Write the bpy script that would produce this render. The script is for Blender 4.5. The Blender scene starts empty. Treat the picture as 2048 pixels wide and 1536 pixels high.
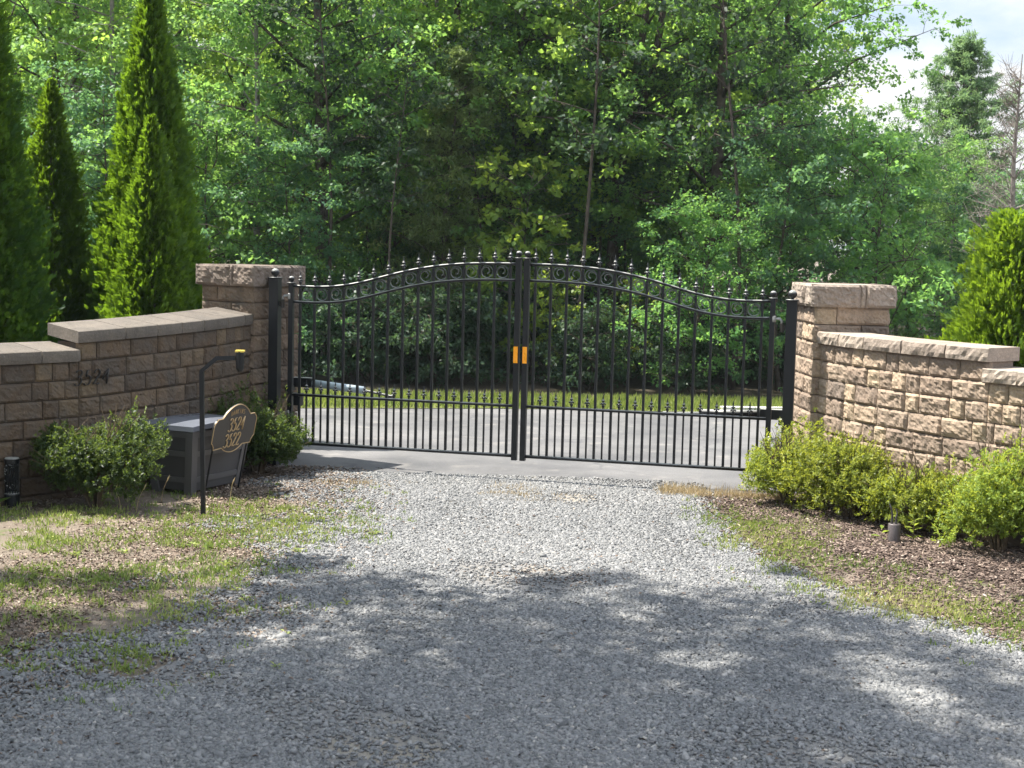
import bpy, math, random
import numpy as np
from mathutils import Vector, Matrix, noise

S = bpy.context.scene
COL = S.collection
random.seed(11)
RNG = np.random.default_rng(11)
PI = math.pi

# ------------------------------------------------------------------ camera
CAM_H = 2.15
PITCH = math.atan(276 / 3000)
ROLL = math.radians(1.4)
fw = Vector((0, math.cos(PITCH), -math.sin(PITCH)))
up0 = Vector((0, math.sin(PITCH), math.cos(PITCH)))
r0 = Vector((1, 0, 0))
cr = r0 * math.cos(ROLL) + up0 * math.sin(ROLL)
cu = -r0 * math.sin(ROLL) + up0 * math.cos(ROLL)
cam = bpy.data.cameras.new('camera')
cam.sensor_width = 36
cam.lens = 3000 / 2048 * 36
cam.clip_start = 0.1
cam.clip_end = 3000
cam.dof.use_dof = True
cam.dof.focus_distance = 13.0
cam.dof.aperture_fstop = 6.3
co = bpy.data.objects.new('camera', cam)
M = Matrix(((cr.x, cu.x, -fw.x, 0), (cr.y, cu.y, -fw.y, 0), (cr.z, cu.z, -fw.z, CAM_H), (0, 0, 0, 1)))
co.matrix_world = M
COL.objects.link(co)
S.camera = co

# ------------------------------------------------------------------ light
SUN_DIR = Vector((-0.468, 0.126, 0.875)).normalized()     # towards the sun
EL = math.asin(SUN_DIR.z)
AZ = math.atan2(SUN_DIR.x, SUN_DIR.y)
sl = bpy.data.lights.new('sun', 'SUN')
sl.energy = 5.0
sl.angle = math.radians(0.55)
sl.color = (1.0, 0.95, 0.86)
so = bpy.data.objects.new('sun', sl)
so.rotation_euler = SUN_DIR.to_track_quat('Z', 'Y').to_euler()
so.location = (0, 0, 40)
COL.objects.link(so)

W = bpy.data.worlds.new('World')
S.world = W
W.use_nodes = True
nt = W.node_tree
for n in list(nt.nodes):
    nt.nodes.remove(n)
wo = nt.nodes.new('ShaderNodeOutputWorld')
bg = nt.nodes.new('ShaderNodeBackground')
sky = nt.nodes.new('ShaderNodeTexSky')
sky.sky_type = 'NISHITA'
sky.sun_disc = False
sky.sun_elevation = EL
sky.sun_rotation = AZ
sky.air_density = 1.0
sky.dust_density = 0.15
sky.ozone_density = 2.0
tc = nt.nodes.new('ShaderNodeTexCoord')
mp = nt.nodes.new('ShaderNodeMapping')
mp.inputs['Scale'].default_value = (1, 1, 2.6)
mp.inputs['Location'].default_value = (0.35, 0.2, 0.1)
cn = nt.nodes.new('ShaderNodeTexNoise')
cn.inputs['Scale'].default_value = 3.2
cn.inputs['Detail'].default_value = 7
cn.inputs['Roughness'].default_value = 0.52
crp = nt.nodes.new('ShaderNodeValToRGB')
crp.color_ramp.elements[0].position = 0.40
crp.color_ramp.elements[1].position = 0.60
mixc = nt.nodes.new('ShaderNodeMixRGB')
mixc.inputs['Color2'].default_value = (7.2, 7.3, 7.5, 1)  # cloud overhead set far brighter than low cloud, added to lift the shade
nt.links.new(tc.outputs['Generated'], mp.inputs['Vector'])
nt.links.new(mp.outputs['Vector'], cn.inputs['Vector'])
nt.links.new(cn.outputs['Fac'], crp.inputs['Fac'])
nt.links.new(crp.outputs['Color'], mixc.inputs['Fac'])
nt.links.new(sky.outputs['Color'], mixc.inputs['Color1'])
lowc = nt.nodes.new('ShaderNodeMixRGB')          # clear blue and cloud towards the horizon
lowc.inputs['Color1'].default_value = (1.05, 1.85, 2.9, 1)
lowc.inputs['Color2'].default_value = (3.3, 3.35, 3.4, 1)
crl = nt.nodes.new('ShaderNodeValToRGB')
crl.color_ramp.elements[0].position = 0.36
crl.color_ramp.elements[1].position = 0.52
nt.links.new(cn.outputs['Fac'], crl.inputs['Fac'])
nt.links.new(crl.outputs['Color'], lowc.inputs['Fac'])
sxyz = nt.nodes.new('ShaderNodeSeparateXYZ')
nt.links.new(tc.outputs['Generated'], sxyz.inputs[0])
elr = nt.nodes.new('ShaderNodeMapRange')
elr.inputs['From Min'].default_value = 0.16
elr.inputs['From Max'].default_value = 0.36
nt.links.new(sxyz.outputs['Z'], elr.inputs['Value'])
allc = nt.nodes.new('ShaderNodeMixRGB')
nt.links.new(elr.outputs['Result'], allc.inputs['Fac'])
nt.links.new(lowc.outputs['Color'], allc.inputs['Color1'])
nt.links.new(mixc.outputs['Color'], allc.inputs['Color2'])
nt.links.new(allc.outputs['Color'], bg.inputs['Color'])
bg.inputs['Strength'].default_value = 0.12
nt.links.new(bg.outputs['Background'], wo.inputs['Surface'])

S.view_settings.view_transform = 'Standard'
S.view_settings.look = 'None'
S.view_settings.exposure = 1.5
S.view_settings.gamma = 1.0
S.cycles.max_bounces = 7
S.cycles.diffuse_bounces = 4
S.cycles.glossy_bounces = 2
S.cycles.transmission_bounces = 4
S.cycles.use_denoising = True

# ------------------------------------------------------------------ materials
def new_mat(name):
    m = bpy.data.materials.new(name)
    m.use_nodes = True
    t = m.node_tree
    for n in list(t.nodes):
        t.nodes.remove(n)
    out = t.nodes.new('ShaderNodeOutputMaterial')
    return m, t, out


def ramp(t, stops, src=None):
    r = t.nodes.new('ShaderNodeValToRGB')
    e = r.color_ramp.elements
    while len(e) < len(stops):
        e.new(0.5)
    for i, (p, c) in enumerate(stops):
        e[i].position = p
        e[i].color = (c[0], c[1], c[2], 1) if hasattr(c, '__len__') else (c, c, c, 1)
    if src is not None:
        t.links.new(src, r.inputs['Fac'])
    return r


def tnoise(t, scale, detail=4, rough=0.55, kind='noise'):
    g = t.nodes.new('ShaderNodeNewGeometry') if False else t.nodes.new('ShaderNodeTexCoord')
    if kind == 'noise':
        n = t.nodes.new('ShaderNodeTexNoise')
        n.inputs['Detail'].default_value = detail
        n.inputs['Roughness'].default_value = rough
    else:
        n = t.nodes.new('ShaderNodeTexVoronoi')
    n.inputs['Scale'].default_value = scale
    t.links.new(g.outputs['Object'], n.inputs['Vector'])
    return n


def bump(t, src, strength, dist, prev=None):
    b = t.nodes.new('ShaderNodeBump')
    b.inputs['Strength'].default_value = strength
    b.inputs['Distance'].default_value = dist
    t.links.new(src, b.inputs['Height'])
    if prev is not None:
        t.links.new(prev, b.inputs['Normal'])
    return b.outputs['Normal']


def mix(t, a, b, fac, mode='MIX'):
    m = t.nodes.new('ShaderNodeMixRGB')
    m.blend_type = mode
    for i, v in ((0, fac), (1, a), (2, b)):
        if isinstance(v, (int, float)):
            m.inputs[i].default_value = v if i == 0 else (v, v, v, 1)
        elif isinstance(v, tuple):
            m.inputs[i].default_value = (v[0], v[1], v[2], 1)
        else:
            t.links.new(v, m.inputs[i])
    return m.outputs[0]


def attr(t, name='v'):
    a = t.nodes.new('ShaderNodeAttribute')
    a.attribute_name = name
    return a.outputs['Fac']


def leaf_mat(name, stops, trans=(0.35, 0.5, 0.06), tf=0.42, rough=0.5, spec=0.35):
    m, t, out = new_mat(name)
    v = attr(t)
    r = ramp(t, stops, v)
    oi = t.nodes.new('ShaderNodeObjectInfo')
    hs = t.nodes.new('ShaderNodeHueSaturation')
    mr = t.nodes.new('ShaderNodeMapRange')
    mr.inputs['To Min'].default_value = 0.488
    mr.inputs['To Max'].default_value = 0.515
    t.links.new(oi.outputs['Random'], mr.inputs['Value'])
    t.links.new(mr.outputs['Result'], hs.inputs['Hue'])
    mr2 = t.nodes.new('ShaderNodeMapRange')
    mr2.inputs['To Min'].default_value = 0.8
    mr2.inputs['To Max'].default_value = 1.2
    t.links.new(oi.outputs['Random'], mr2.inputs['Value'])
    t.links.new(mr2.outputs['Result'], hs.inputs['Value'])
    t.links.new(r.outputs['Color'], hs.inputs['Color'])
    p = t.nodes.new('ShaderNodeBsdfPrincipled')
    p.inputs['Roughness'].default_value = rough
    p.inputs['Specular IOR Level'].default_value = spec
    t.links.new(hs.outputs['Color'], p.inputs['Base Color'])
    tr = t.nodes.new('ShaderNodeBsdfTranslucent')
    tcx = mix(t, hs.outputs['Color'], trans, 0.5)
    t.links.new(tcx, tr.inputs['Color'])
    ms = t.nodes.new('ShaderNodeMixShader')
    ms.inputs['Fac'].default_value = tf
    t.links.new(p.outputs[0], ms.inputs[1])
    t.links.new(tr.outputs[0], ms.inputs[2])
    t.links.new(ms.outputs[0], out.inputs['Surface'])
    return m


def surf(name, col, rough=0.6, metal=0.0, spec=0.5, var=0.12, vscale=6.0, bscale=None, bstr=0.3, bdist=0.004):
    m, t, out = new_mat(name)
    p = t.nodes.new('ShaderNodeBsdfPrincipled')
    n = tnoise(t, vscale, 5, 0.6)
    c = ramp(t, [(0.3, tuple(x * (1 - var) for x in col)), (0.7, tuple(min(1, x * (1 + var)) for x in col))], n.outputs['Fac'])
    t.links.new(c.outputs['Color'], p.inputs['Base Color'])
    rr = ramp(t, [(0.3, max(0, rough - 0.08)), (0.7, min(1, rough + 0.08))], n.outputs['Fac'])
    t.links.new(rr.outputs['Color'], p.inputs['Roughness'])
    p.inputs['Metallic'].default_value = metal
    p.inputs['Specular IOR Level'].default_value = spec
    if bscale:
        b = tnoise(t, bscale, 6, 0.65)
        t.links.new(bump(t, b.outputs['Fac'], bstr, bdist), p.inputs['Normal'])
    t.links.new(p.outputs[0], out.inputs['Surface'])
    return m


def attr_mat(name, stops, rough=0.8, bscale=None, bstr=0.5, bdist=0.005, nscale=18.0, namt=0.35, nlo=0.55, nhi=1.35, spec=0.3):
    """colour from the per-element attribute, broken up by noise"""
    m, t, out = new_mat(name)
    r = ramp(t, stops, attr(t))
    n = tnoise(t, nscale, 6, 0.65)
    nr = ramp(t, [(0.28, nlo), (0.72, nhi)], n.outputs['Fac'])
    c = mix(t, r.outputs['Color'], nr.outputs['Color'], namt if namt <= 1 else 1.0, 'MULTIPLY')
    p = t.nodes.new('ShaderNodeBsdfPrincipled')
    p.inputs['Roughness'].default_value = rough
    p.inputs['Specular IOR Level'].default_value = spec
    t.links.new(c, p.inputs['Base Color'])
    if bscale:
        b = tnoise(t, bscale, 7, 0.7)
        t.links.new(bump(t, b.outputs['Fac'], bstr, bdist), p.inputs['Normal'])
    t.links.new(p.outputs[0], out.inputs['Surface'])
    return m


MT = {}
STONE_STOPS = [(0.0, (0.105, 0.088, 0.082)), (0.25, (0.17, 0.132, 0.11)), (0.45, (0.23, 0.18, 0.145)),
               (0.65, (0.29, 0.23, 0.185)), (0.85, (0.34, 0.265, 0.20)), (1.0, (0.37, 0.30, 0.215))]


def stone_mat(name, stops, weather):
    m, t, out = new_mat(name)
    r = ramp(t, stops, attr(t))
    n1 = tnoise(t, 60, 6, 0.7)
    n2 = tnoise(t, 5.5, 5, 0.6)
    n3 = tnoise(t, 170, 3, 0.6)
    a = ramp(t, [(0.3, 0.62), (0.7, 1.3)], n1.outputs['Fac'])
    c = mix(t, r.outputs['Color'], a.outputs['Color'], 0.75, 'MULTIPLY')
    b = ramp(t, [(0.35, 0), (0.65, 1)], n2.outputs['Fac'])
    w = t.nodes.new('ShaderNodeMath'); w.operation = 'MULTIPLY'
    w.inputs[1].default_value = weather
    t.links.new(b.outputs['Color'], w.inputs[0])
    c = mix(t, c, (0.085, 0.078, 0.07), w.outputs[0])
    sp = ramp(t, [(0.64, 0), (0.70, 1)], n3.outputs['Fac'])
    sp2 = t.nodes.new('ShaderNodeMath'); sp2.operation = 'MULTIPLY'; sp2.inputs[1].default_value = 0.45
    t.links.new(sp.outputs['Color'], sp2.inputs[0])
    c = mix(t, c, (0.50, 0.45, 0.38), sp2.outputs[0])
    tcz = t.nodes.new('ShaderNodeTexCoord'); sz_ = t.nodes.new('ShaderNodeSeparateXYZ')
    t.links.new(tcz.outputs['Object'], sz_.inputs[0])
    ad = t.nodes.new('ShaderNodeMath'); ad.operation = 'MULTIPLY_ADD'; ad.inputs[1].default_value = -0.5
    t.links.new(n2.outputs['Fac'], ad.inputs[0]); t.links.new(sz_.outputs['Z'], ad.inputs[2])
    sl2 = ramp(t, [(0.0, 0.75), (0.22, 0.0)], ad.outputs[0])
    c = mix(t, c, (0.075, 0.055, 0.04), sl2.outputs['Color'])
    # dark run-off stains: vertical streaks
    ms_ = t.nodes.new('ShaderNodeMapping'); ms_.inputs['Scale'].default_value = (9, 9, 0.9)
    t.links.new(tcz.outputs['Object'], ms_.inputs['Vector'])
    ns_ = t.nodes.new('ShaderNodeTexNoise'); ns_.inputs['Scale'].default_value = 1.0; ns_.inputs['Detail'].default_value = 4
    t.links.new(ms_.outputs['Vector'], ns_.inputs['Vector'])
    st_ = ramp(t, [(0.56, 0.0), (0.72, weather)], ns_.outputs['Fac'])
    c = mix(t, c, (0.07, 0.063, 0.055), st_.outputs['Color'])
    p = t.nodes.new('ShaderNodeBsdfPrincipled')
    p.inputs['Roughness'].default_value = 0.9
    p.inputs['Specular IOR Level'].default_value = 0.2
    t.links.new(c, p.inputs['Base Color'])
    nb = tnoise(t, 35, 8, 0.75)
    nrm = bump(t, nb.outputs['Fac'], 0.8, 0.012)
    nrm = bump(t, n3.outputs['Fac'], 0.5, 0.003, nrm)
    t.links.new(nrm, p.inputs['Normal'])
    t.links.new(p.outputs[0], out.inputs['Surface'])
    return m


_mean = (0.235, 0.185, 0.148)
STONE_STOPS = [(p, tuple(0.68 * c + 0.32 * m for c, m in zip(q, _mean))) for p, q in STONE_STOPS]
MT['stone'] = stone_mat('split_face_stone', [(p, tuple(min(0.6, c * k) for c, k in zip(q, (1.30, 1.25, 1.16)))) for p, q in STONE_STOPS], 0.26)  # right side: sunlight put into a lightened copy of the stone
MT['stone_shaded'] = stone_mat('shaded_stone', [(p, tuple(c * k for c, k in zip(q, (0.53, 0.475, 0.39)))) for p, q in STONE_STOPS], 0.6)  # left wall: its shade put into a darkened copy of the stone
MT['stone_pillar'] = stone_mat('shaded_pillar_stone', [(p, tuple(c * k for c, k in zip(q, (0.74, 0.68, 0.59)))) for p, q in STONE_STOPS], 0.5)  # left pillar: same stone, darkened to carry its shade
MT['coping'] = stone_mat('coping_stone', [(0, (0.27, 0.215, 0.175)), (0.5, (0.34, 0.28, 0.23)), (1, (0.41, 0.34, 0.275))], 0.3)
MT['cap_shaded'] = stone_mat('shaded_cap', [(0, (0.17, 0.135, 0.11)), (1, (0.25, 0.20, 0.165))], 0.4)  # left cap: coping tone darkened to stand in for shade
MT['coping_grey'] = stone_mat('shaded_coping', [(0, (0.115, 0.098, 0.082)), (0.5, (0.145, 0.124, 0.104)), (1, (0.18, 0.154, 0.128))], 0.5)  # left coping: darker copy, the shade on its front put into colour
def iron_mat():
    m, t, out = new_mat('black_powder_coat')
    p = t.nodes.new('ShaderNodeBsdfPrincipled')
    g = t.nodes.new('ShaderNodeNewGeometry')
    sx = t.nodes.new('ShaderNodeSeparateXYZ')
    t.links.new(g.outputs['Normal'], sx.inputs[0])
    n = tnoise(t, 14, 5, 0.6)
    d = ramp(t, [(0.30, 0), (0.75, 1.0)], sx.outputs['Z'])  # upward faces painted pale to stand in for sunlit rail tops
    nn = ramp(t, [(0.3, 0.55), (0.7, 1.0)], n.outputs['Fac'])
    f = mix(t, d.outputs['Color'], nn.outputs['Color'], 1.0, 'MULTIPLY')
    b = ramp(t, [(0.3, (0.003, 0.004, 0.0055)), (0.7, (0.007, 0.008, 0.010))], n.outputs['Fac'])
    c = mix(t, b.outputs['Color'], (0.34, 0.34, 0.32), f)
    t.links.new(c, p.inputs['Base Color'])
    p.inputs['Roughness'].default_value = 0.42
    p.inputs['Specular IOR Level'].default_value = 0.4
    t.links.new(p.outputs[0], out.inputs['Surface'])
    return m


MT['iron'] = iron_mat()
MT['scroll'] = surf('lit_scroll_iron', (0.13, 0.14, 0.13), 0.4, 0.3, 0.5, 0.3, 20)  # paler than the gate iron: light on the scrolls put into colour
MT['steel'] = surf('galvanised_steel', (0.30, 0.30, 0.29), 0.5, 0.6, 0.5, 0.2, 30)
MT['bluegrey'] = surf('pale_blue_tube', (0.42, 0.50, 0.54), 0.35, 0.0, 0.5, 0.08, 8)
MT['orange'] = surf('orange_reflector', (0.95, 0.36, 0.005), 0.3, 0.0, 0.6, 0.05, 20)
MT['plastic'] = surf('grey_resin', (0.065, 0.062, 0.063), 0.5, 0.0, 0.4, 0.12, 3, 90, 0.15, 0.002)
MT['rail'] = surf('grey_resin_trim', (0.092, 0.088, 0.088), 0.45, 0.0, 0.5, 0.1, 3, 90, 0.1, 0.002)
MT['lid'] = surf('grey_resin_lid', (0.12, 0.13, 0.155), 0.33, 0.0, 0.5, 0.10, 3, 60, 0.1, 0.002)
MT['bronze'] = surf('dark_bronze', (0.050, 0.046, 0.042), 0.45, 0.2, 0.5, 0.15, 20, 150, 0.2, 0.001)
MT['gold'] = surf('antique_gold', (0.42, 0.30, 0.16), 0.4, 0.35, 0.5, 0.1, 40)
MT['numeral'] = surf('weathered_numeral', (0.030, 0.027, 0.024), 0.4, 0.5, 0.5, 0.3, 60)
MT['amber'] = surf('amber_panel', (0.85, 0.62, 0.12), 0.3, 0.0, 0.6, 0.1, 40)
MT['bark'] = surf('bark', (0.085, 0.070, 0.058), 0.95, 0, 0.1, 0.45, 7, 22, 0.9, 0.03)
MT['palebark'] = surf('pale_bark', (0.22, 0.20, 0.18), 0.95, 0, 0.1, 0.3, 9, 25, 0.7, 0.02)
MT['deadwood'] = surf('dead_grey_wood', (0.21, 0.185, 0.165), 0.95, 0, 0.1, 0.25, 9)
MT['twig'] = surf('twig', (0.10, 0.075, 0.05), 0.9, 0, 0.1, 0.3, 20)

G0 = [(0.0, (0.020, 0.050, 0.022)), (0.5, (0.040, 0.085, 0.030)), (1.0, (0.075, 0.125, 0.035))]
MT['leaf_oak'] = leaf_mat('oak_leaf', [(0, (0.042, 0.115, 0.048)), (0.5, (0.090, 0.200, 0.062)), (1, (0.20, 0.32, 0.075))], (0.46, 0.78, 0.13), 0.5)
MT['leaf_maple'] = leaf_mat('maple_leaf', [(0, (0.065, 0.15, 0.045)), (0.5, (0.145, 0.27, 0.055)), (1, (0.31, 0.41, 0.09))], (0.62, 0.88, 0.12), 0.55)
MT['leaf_dark'] = leaf_mat('understorey_leaf', [(0, (0.032, 0.088, 0.052)), (0.5, (0.060, 0.145, 0.070)), (1, (0.12, 0.22, 0.085))], (0.34, 0.62, 0.16), 0.45)
MT['leaf_pale'] = leaf_mat('birch_leaf', [(0, (0.075, 0.155, 0.060)), (0.5, (0.135, 0.24, 0.080)), (1, (0.23, 0.35, 0.11))], (0.50, 0.80, 0.18), 0.5)
MT['leaf_bright'] = leaf_mat('sapling_leaf', [(0, (0.10, 0.16, 0.03)), (0.5, (0.17, 0.24, 0.04)), (1, (0.27, 0.32, 0.06))], (0.5, 0.6, 0.06), 0.5)
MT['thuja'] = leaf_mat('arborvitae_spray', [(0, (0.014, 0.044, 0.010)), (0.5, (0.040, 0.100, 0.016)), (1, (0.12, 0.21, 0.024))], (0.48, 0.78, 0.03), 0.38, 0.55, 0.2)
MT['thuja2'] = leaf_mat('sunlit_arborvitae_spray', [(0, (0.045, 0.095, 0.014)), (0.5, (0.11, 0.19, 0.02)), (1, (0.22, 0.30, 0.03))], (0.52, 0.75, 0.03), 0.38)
MT['pine'] = leaf_mat('pine_needle', [(0, (0.08, 0.14, 0.075)), (0.5, (0.13, 0.21, 0.10)), (1, (0.20, 0.28, 0.12))], (0.38, 0.55, 0.18), 0.42)
MT['cedar'] = leaf_mat('red_cedar_needle', [(0, (0.07, 0.12, 0.05)), (0.5, (0.14, 0.20, 0.07)), (1, (0.22, 0.26, 0.08))], (0.45, 0.6, 0.15), 0.4)
MT['leaf_brush'] = leaf_mat('shaded_brush_leaf', [(0, (0.016, 0.040, 0.022)), (0.5, (0.030, 0.065, 0.034)), (1, (0.07, 0.11, 0.045))], (0.16, 0.28, 0.08), 0.35)  # leaf darkened so its colour carries the shade of the hollow
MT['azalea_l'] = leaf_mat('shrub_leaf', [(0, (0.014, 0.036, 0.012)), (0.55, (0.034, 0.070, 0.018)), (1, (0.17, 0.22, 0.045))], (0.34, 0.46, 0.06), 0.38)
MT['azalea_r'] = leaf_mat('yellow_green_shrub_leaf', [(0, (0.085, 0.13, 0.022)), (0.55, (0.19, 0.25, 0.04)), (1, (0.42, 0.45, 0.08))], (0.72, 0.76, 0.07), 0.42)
MT['grass'] = leaf_mat('grass_blade', [(0, (0.07, 0.12, 0.03)), (0.4, (0.14, 0.20, 0.045)), (0.65, (0.26, 0.30, 0.07)), (1, (0.44, 0.39, 0.20))], (0.42, 0.50, 0.08), 0.35)
MT['straw'] = leaf_mat('dry_grass', [(0, (0.30, 0.23, 0.12)), (1, (0.50, 0.40, 0.24))], (0.6, 0.48, 0.26), 0.3)
MT['litter'] = attr_mat('dead_leaf', [(0, (0.075, 0.050, 0.038)), (0.4, (0.16, 0.115, 0.085)), (0.8, (0.30, 0.24, 0.19)), (1, (0.42, 0.36, 0.30))], 0.8, nscale=60, namt=0.5)
MT['litter_inner'] = attr_mat('shaded_twigs', [(0, (0.012, 0.020, 0.008)), (0.7, (0.022, 0.035, 0.012)), (1, (0.075, 0.050, 0.028))], 0.9)
MT['mulch'] = attr_mat('bark_chip', [(0, (0.05, 0.034, 0.028)), (0.5, (0.14, 0.10, 0.080)), (0.82, (0.28, 0.215, 0.175)), (1, (0.46, 0.39, 0.32))], 0.85, nscale=70, namt=0.5)
MT['chip'] = attr_mat('crushed_stone', [(0, (0.080, 0.083, 0.086)), (0.3, (0.145, 0.148, 0.150)), (0.7, (0.215, 0.214, 0.212)), (0.93, (0.275, 0.268, 0.258)), (1, (0.40, 0.37, 0.33))], 0.75, nscale=90, namt=0.4)


def ground_mat(name, cols, s1=1.2, s2=22.0, s3=120.0, bs=0.6, bd=0.02, spots=None, rough=0.95):
    m, t, out = new_mat(name)
    n1 = tnoise(t, s1, 6, 0.6)
    n2 = tnoise(t, s2, 6, 0.7)
    n3 = tnoise(t, s3, 4, 0.7)
    c1 = ramp(t, [(0.36, cols[0]), (0.64, cols[1])], n1.outputs['Fac'])
    c2 = ramp(t, [(0.34, cols[2]), (0.66, cols[3])], n2.outputs['Fac'])
    c = mix(t, c1.outputs['Color'], c2.outputs['Color'], 0.5)
    k = ramp(t, [(0.3, 0.6), (0.7, 1.35)], n3.outputs['Fac'])
    c = mix(t, c, k.outputs['Color'], 0.8, 'MULTIPLY')
    p = t.nodes.new('ShaderNodeBsdfPrincipled')
    p.inputs['Roughness'].default_value = rough
    p.inputs['Specular IOR Level'].default_value = 0.2
    if spots:
        sc, lo, hi, col = spots
        sp = tnoise(t, sc, 5, 0.6)
        s = ramp(t, [(lo, 0), (hi, 1)], sp.outputs['Fac'])
        c = mix(t, c, col, s.outputs['Color'])
    t.links.new(c, p.inputs['Base Color'])
    nr = bump(t, n2.outputs['Fac'], bs, bd)
    nr = bump(t, n3.outputs['Fac'], bs, bd * 0.25, nr)
    t.links.new(nr, p.inputs['Normal'])
    t.links.new(p.outputs[0], out.inputs['Surface'])
    return m


MT['dirt'] = ground_mat('verge_soil', [(0.11, 0.088, 0.068), (0.20, 0.165, 0.13), (0.08, 0.063, 0.05), (0.23, 0.19, 0.15)], spots=(2.3, 0.56, 0.68, (0.10, 0.12, 0.045)))
MT['gravel'] = ground_mat('gravel_fines', [(0.17, 0.165, 0.16), (0.24, 0.23, 0.215), (0.12, 0.12, 0.12), (0.28, 0.27, 0.26)], 0.9, 45, 190, 0.9, 0.015, spots=(1.1, 0.54, 0.68, (0.30, 0.265, 0.215)))
MT['mulchbase'] = ground_mat('mulch_base', [(0.09, 0.065, 0.052), (0.15, 0.11, 0.088), (0.07, 0.05, 0.04), (0.18, 0.14, 0.11)], 2.0, 40, 160, 0.9, 0.02)
MT['floor'] = ground_mat('forest_floor', [(0.045, 0.036, 0.026), (0.08, 0.062, 0.042), (0.035, 0.03, 0.02), (0.09, 0.075, 0.05)], 0.7, 9, 60, 0.9, 0.05)
MT['turf'] = ground_mat('turf_soil', [(0.13, 0.16, 0.05), (0.18, 0.21, 0.06), (0.12, 0.13, 0.05), (0.2, 0.2, 0.08)], 2, 20, 90)


def asphalt_mat():
    m, t, out = new_mat('worn_asphalt')
    n1 = tnoise(t, 0.8, 6, 0.6)
    n3 = tnoise(t, 140, 4, 0.7)
    c1 = ramp(t, [(0.33, (0.075, 0.075, 0.078)), (0.67, (0.150, 0.146, 0.145))], n1.outputs['Fac'])
    k = ramp(t, [(0.3, 0.72), (0.7, 1.25)], n3.outputs['Fac'])
    c = mix(t, c1.outputs['Color'], k.outputs['Color'], 0.8, 'MULTIPLY')
    # cracks: edges of large warped cells
    tcn = t.nodes.new('ShaderNodeTexCoord')
    wn = t.nodes.new('ShaderNodeTexNoise'); wn.inputs['Scale'].default_value = 1.6; wn.inputs['Detail'].default_value = 4
    t.links.new(tcn.outputs['Object'], wn.inputs['Vector'])
    va = t.nodes.new('ShaderNodeVectorMath'); va.operation = 'MULTIPLY_ADD'
    va.inputs[1].default_value = (0.9, 0.9, 0.9)
    t.links.new(wn.outputs['Color'], va.inputs[0])
    t.links.new(tcn.outputs['Object'], va.inputs[2])
    vo = t.nodes.new('ShaderNodeTexVoronoi'); vo.feature = 'DISTANCE_TO_EDGE'; vo.inputs['Scale'].default_value = 0.55
    t.links.new(va.outputs[0], vo.inputs['Vector'])
    ck = ramp(t, [(0.0, 1), (0.018, 0)], vo.outputs['Distance'])
    n5 = tnoise(t, 0.5, 2, 0.5)
    ckm = ramp(t, [(0.45, 0), (0.55, 0.75)], n5.outputs['Fac'])
    f = mix(t, ck.outputs['Color'], ckm.outputs['Color'], 1.0, 'MULTIPLY')
    c = mix(t, c, (0.07, 0.07, 0.075), f)
    # dusty sand drift near the gravel
    n6 = tnoise(t, 2.6, 5, 0.6)
    ds = ramp(t, [(0.56, 0), (0.75, 0.6)], n6.outputs['Fac'])
    c = mix(t, c, (0.24, 0.222, 0.205), ds.outputs['Color'])
    p = t.nodes.new('ShaderNodeBsdfPrincipled')
    p.inputs['Roughness'].default_value = 0.85
    p.inputs['Specular IOR Level'].default_value = 0.3
    t.links.new(c, p.inputs['Base Color'])
    t.links.new(bump(t, n3.outputs['Fac'], 0.5, 0.004), p.inputs['Normal'])
    t.links.new(p.outputs[0], out.inputs['Surface'])
    return m


MT['asphalt'] = asphalt_mat()
MT['concrete'] = surf('pale_concrete', (0.50, 0.49, 0.46), 0.9, 0, 0.2, 0.12, 12, 90, 0.4, 0.003)

# ------------------------------------------------------------------ object helpers
def tag(o, label=None, cat=None, group=None, kind=None):
    if label: o['label'] = label
    if cat: o['category'] = cat
    if group: o['group'] = group
    if kind: o['kind'] = kind
    return o


def thing(name, label, cat, loc=(0, 0, 0), rz=0.0, group=None):
    o = bpy.data.objects.new(name, None)
    o.empty_display_size = 0.2
    o.location = loc
    o.rotation_euler = (0, 0, rz)
    COL.objects.link(o)
    return tag(o, label, cat, group)


def link(name, me, parent=None):
    o = bpy.data.objects.new(name, me)
    COL.objects.link(o)
    if parent is not None:
        o.parent = parent
    return o


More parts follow.
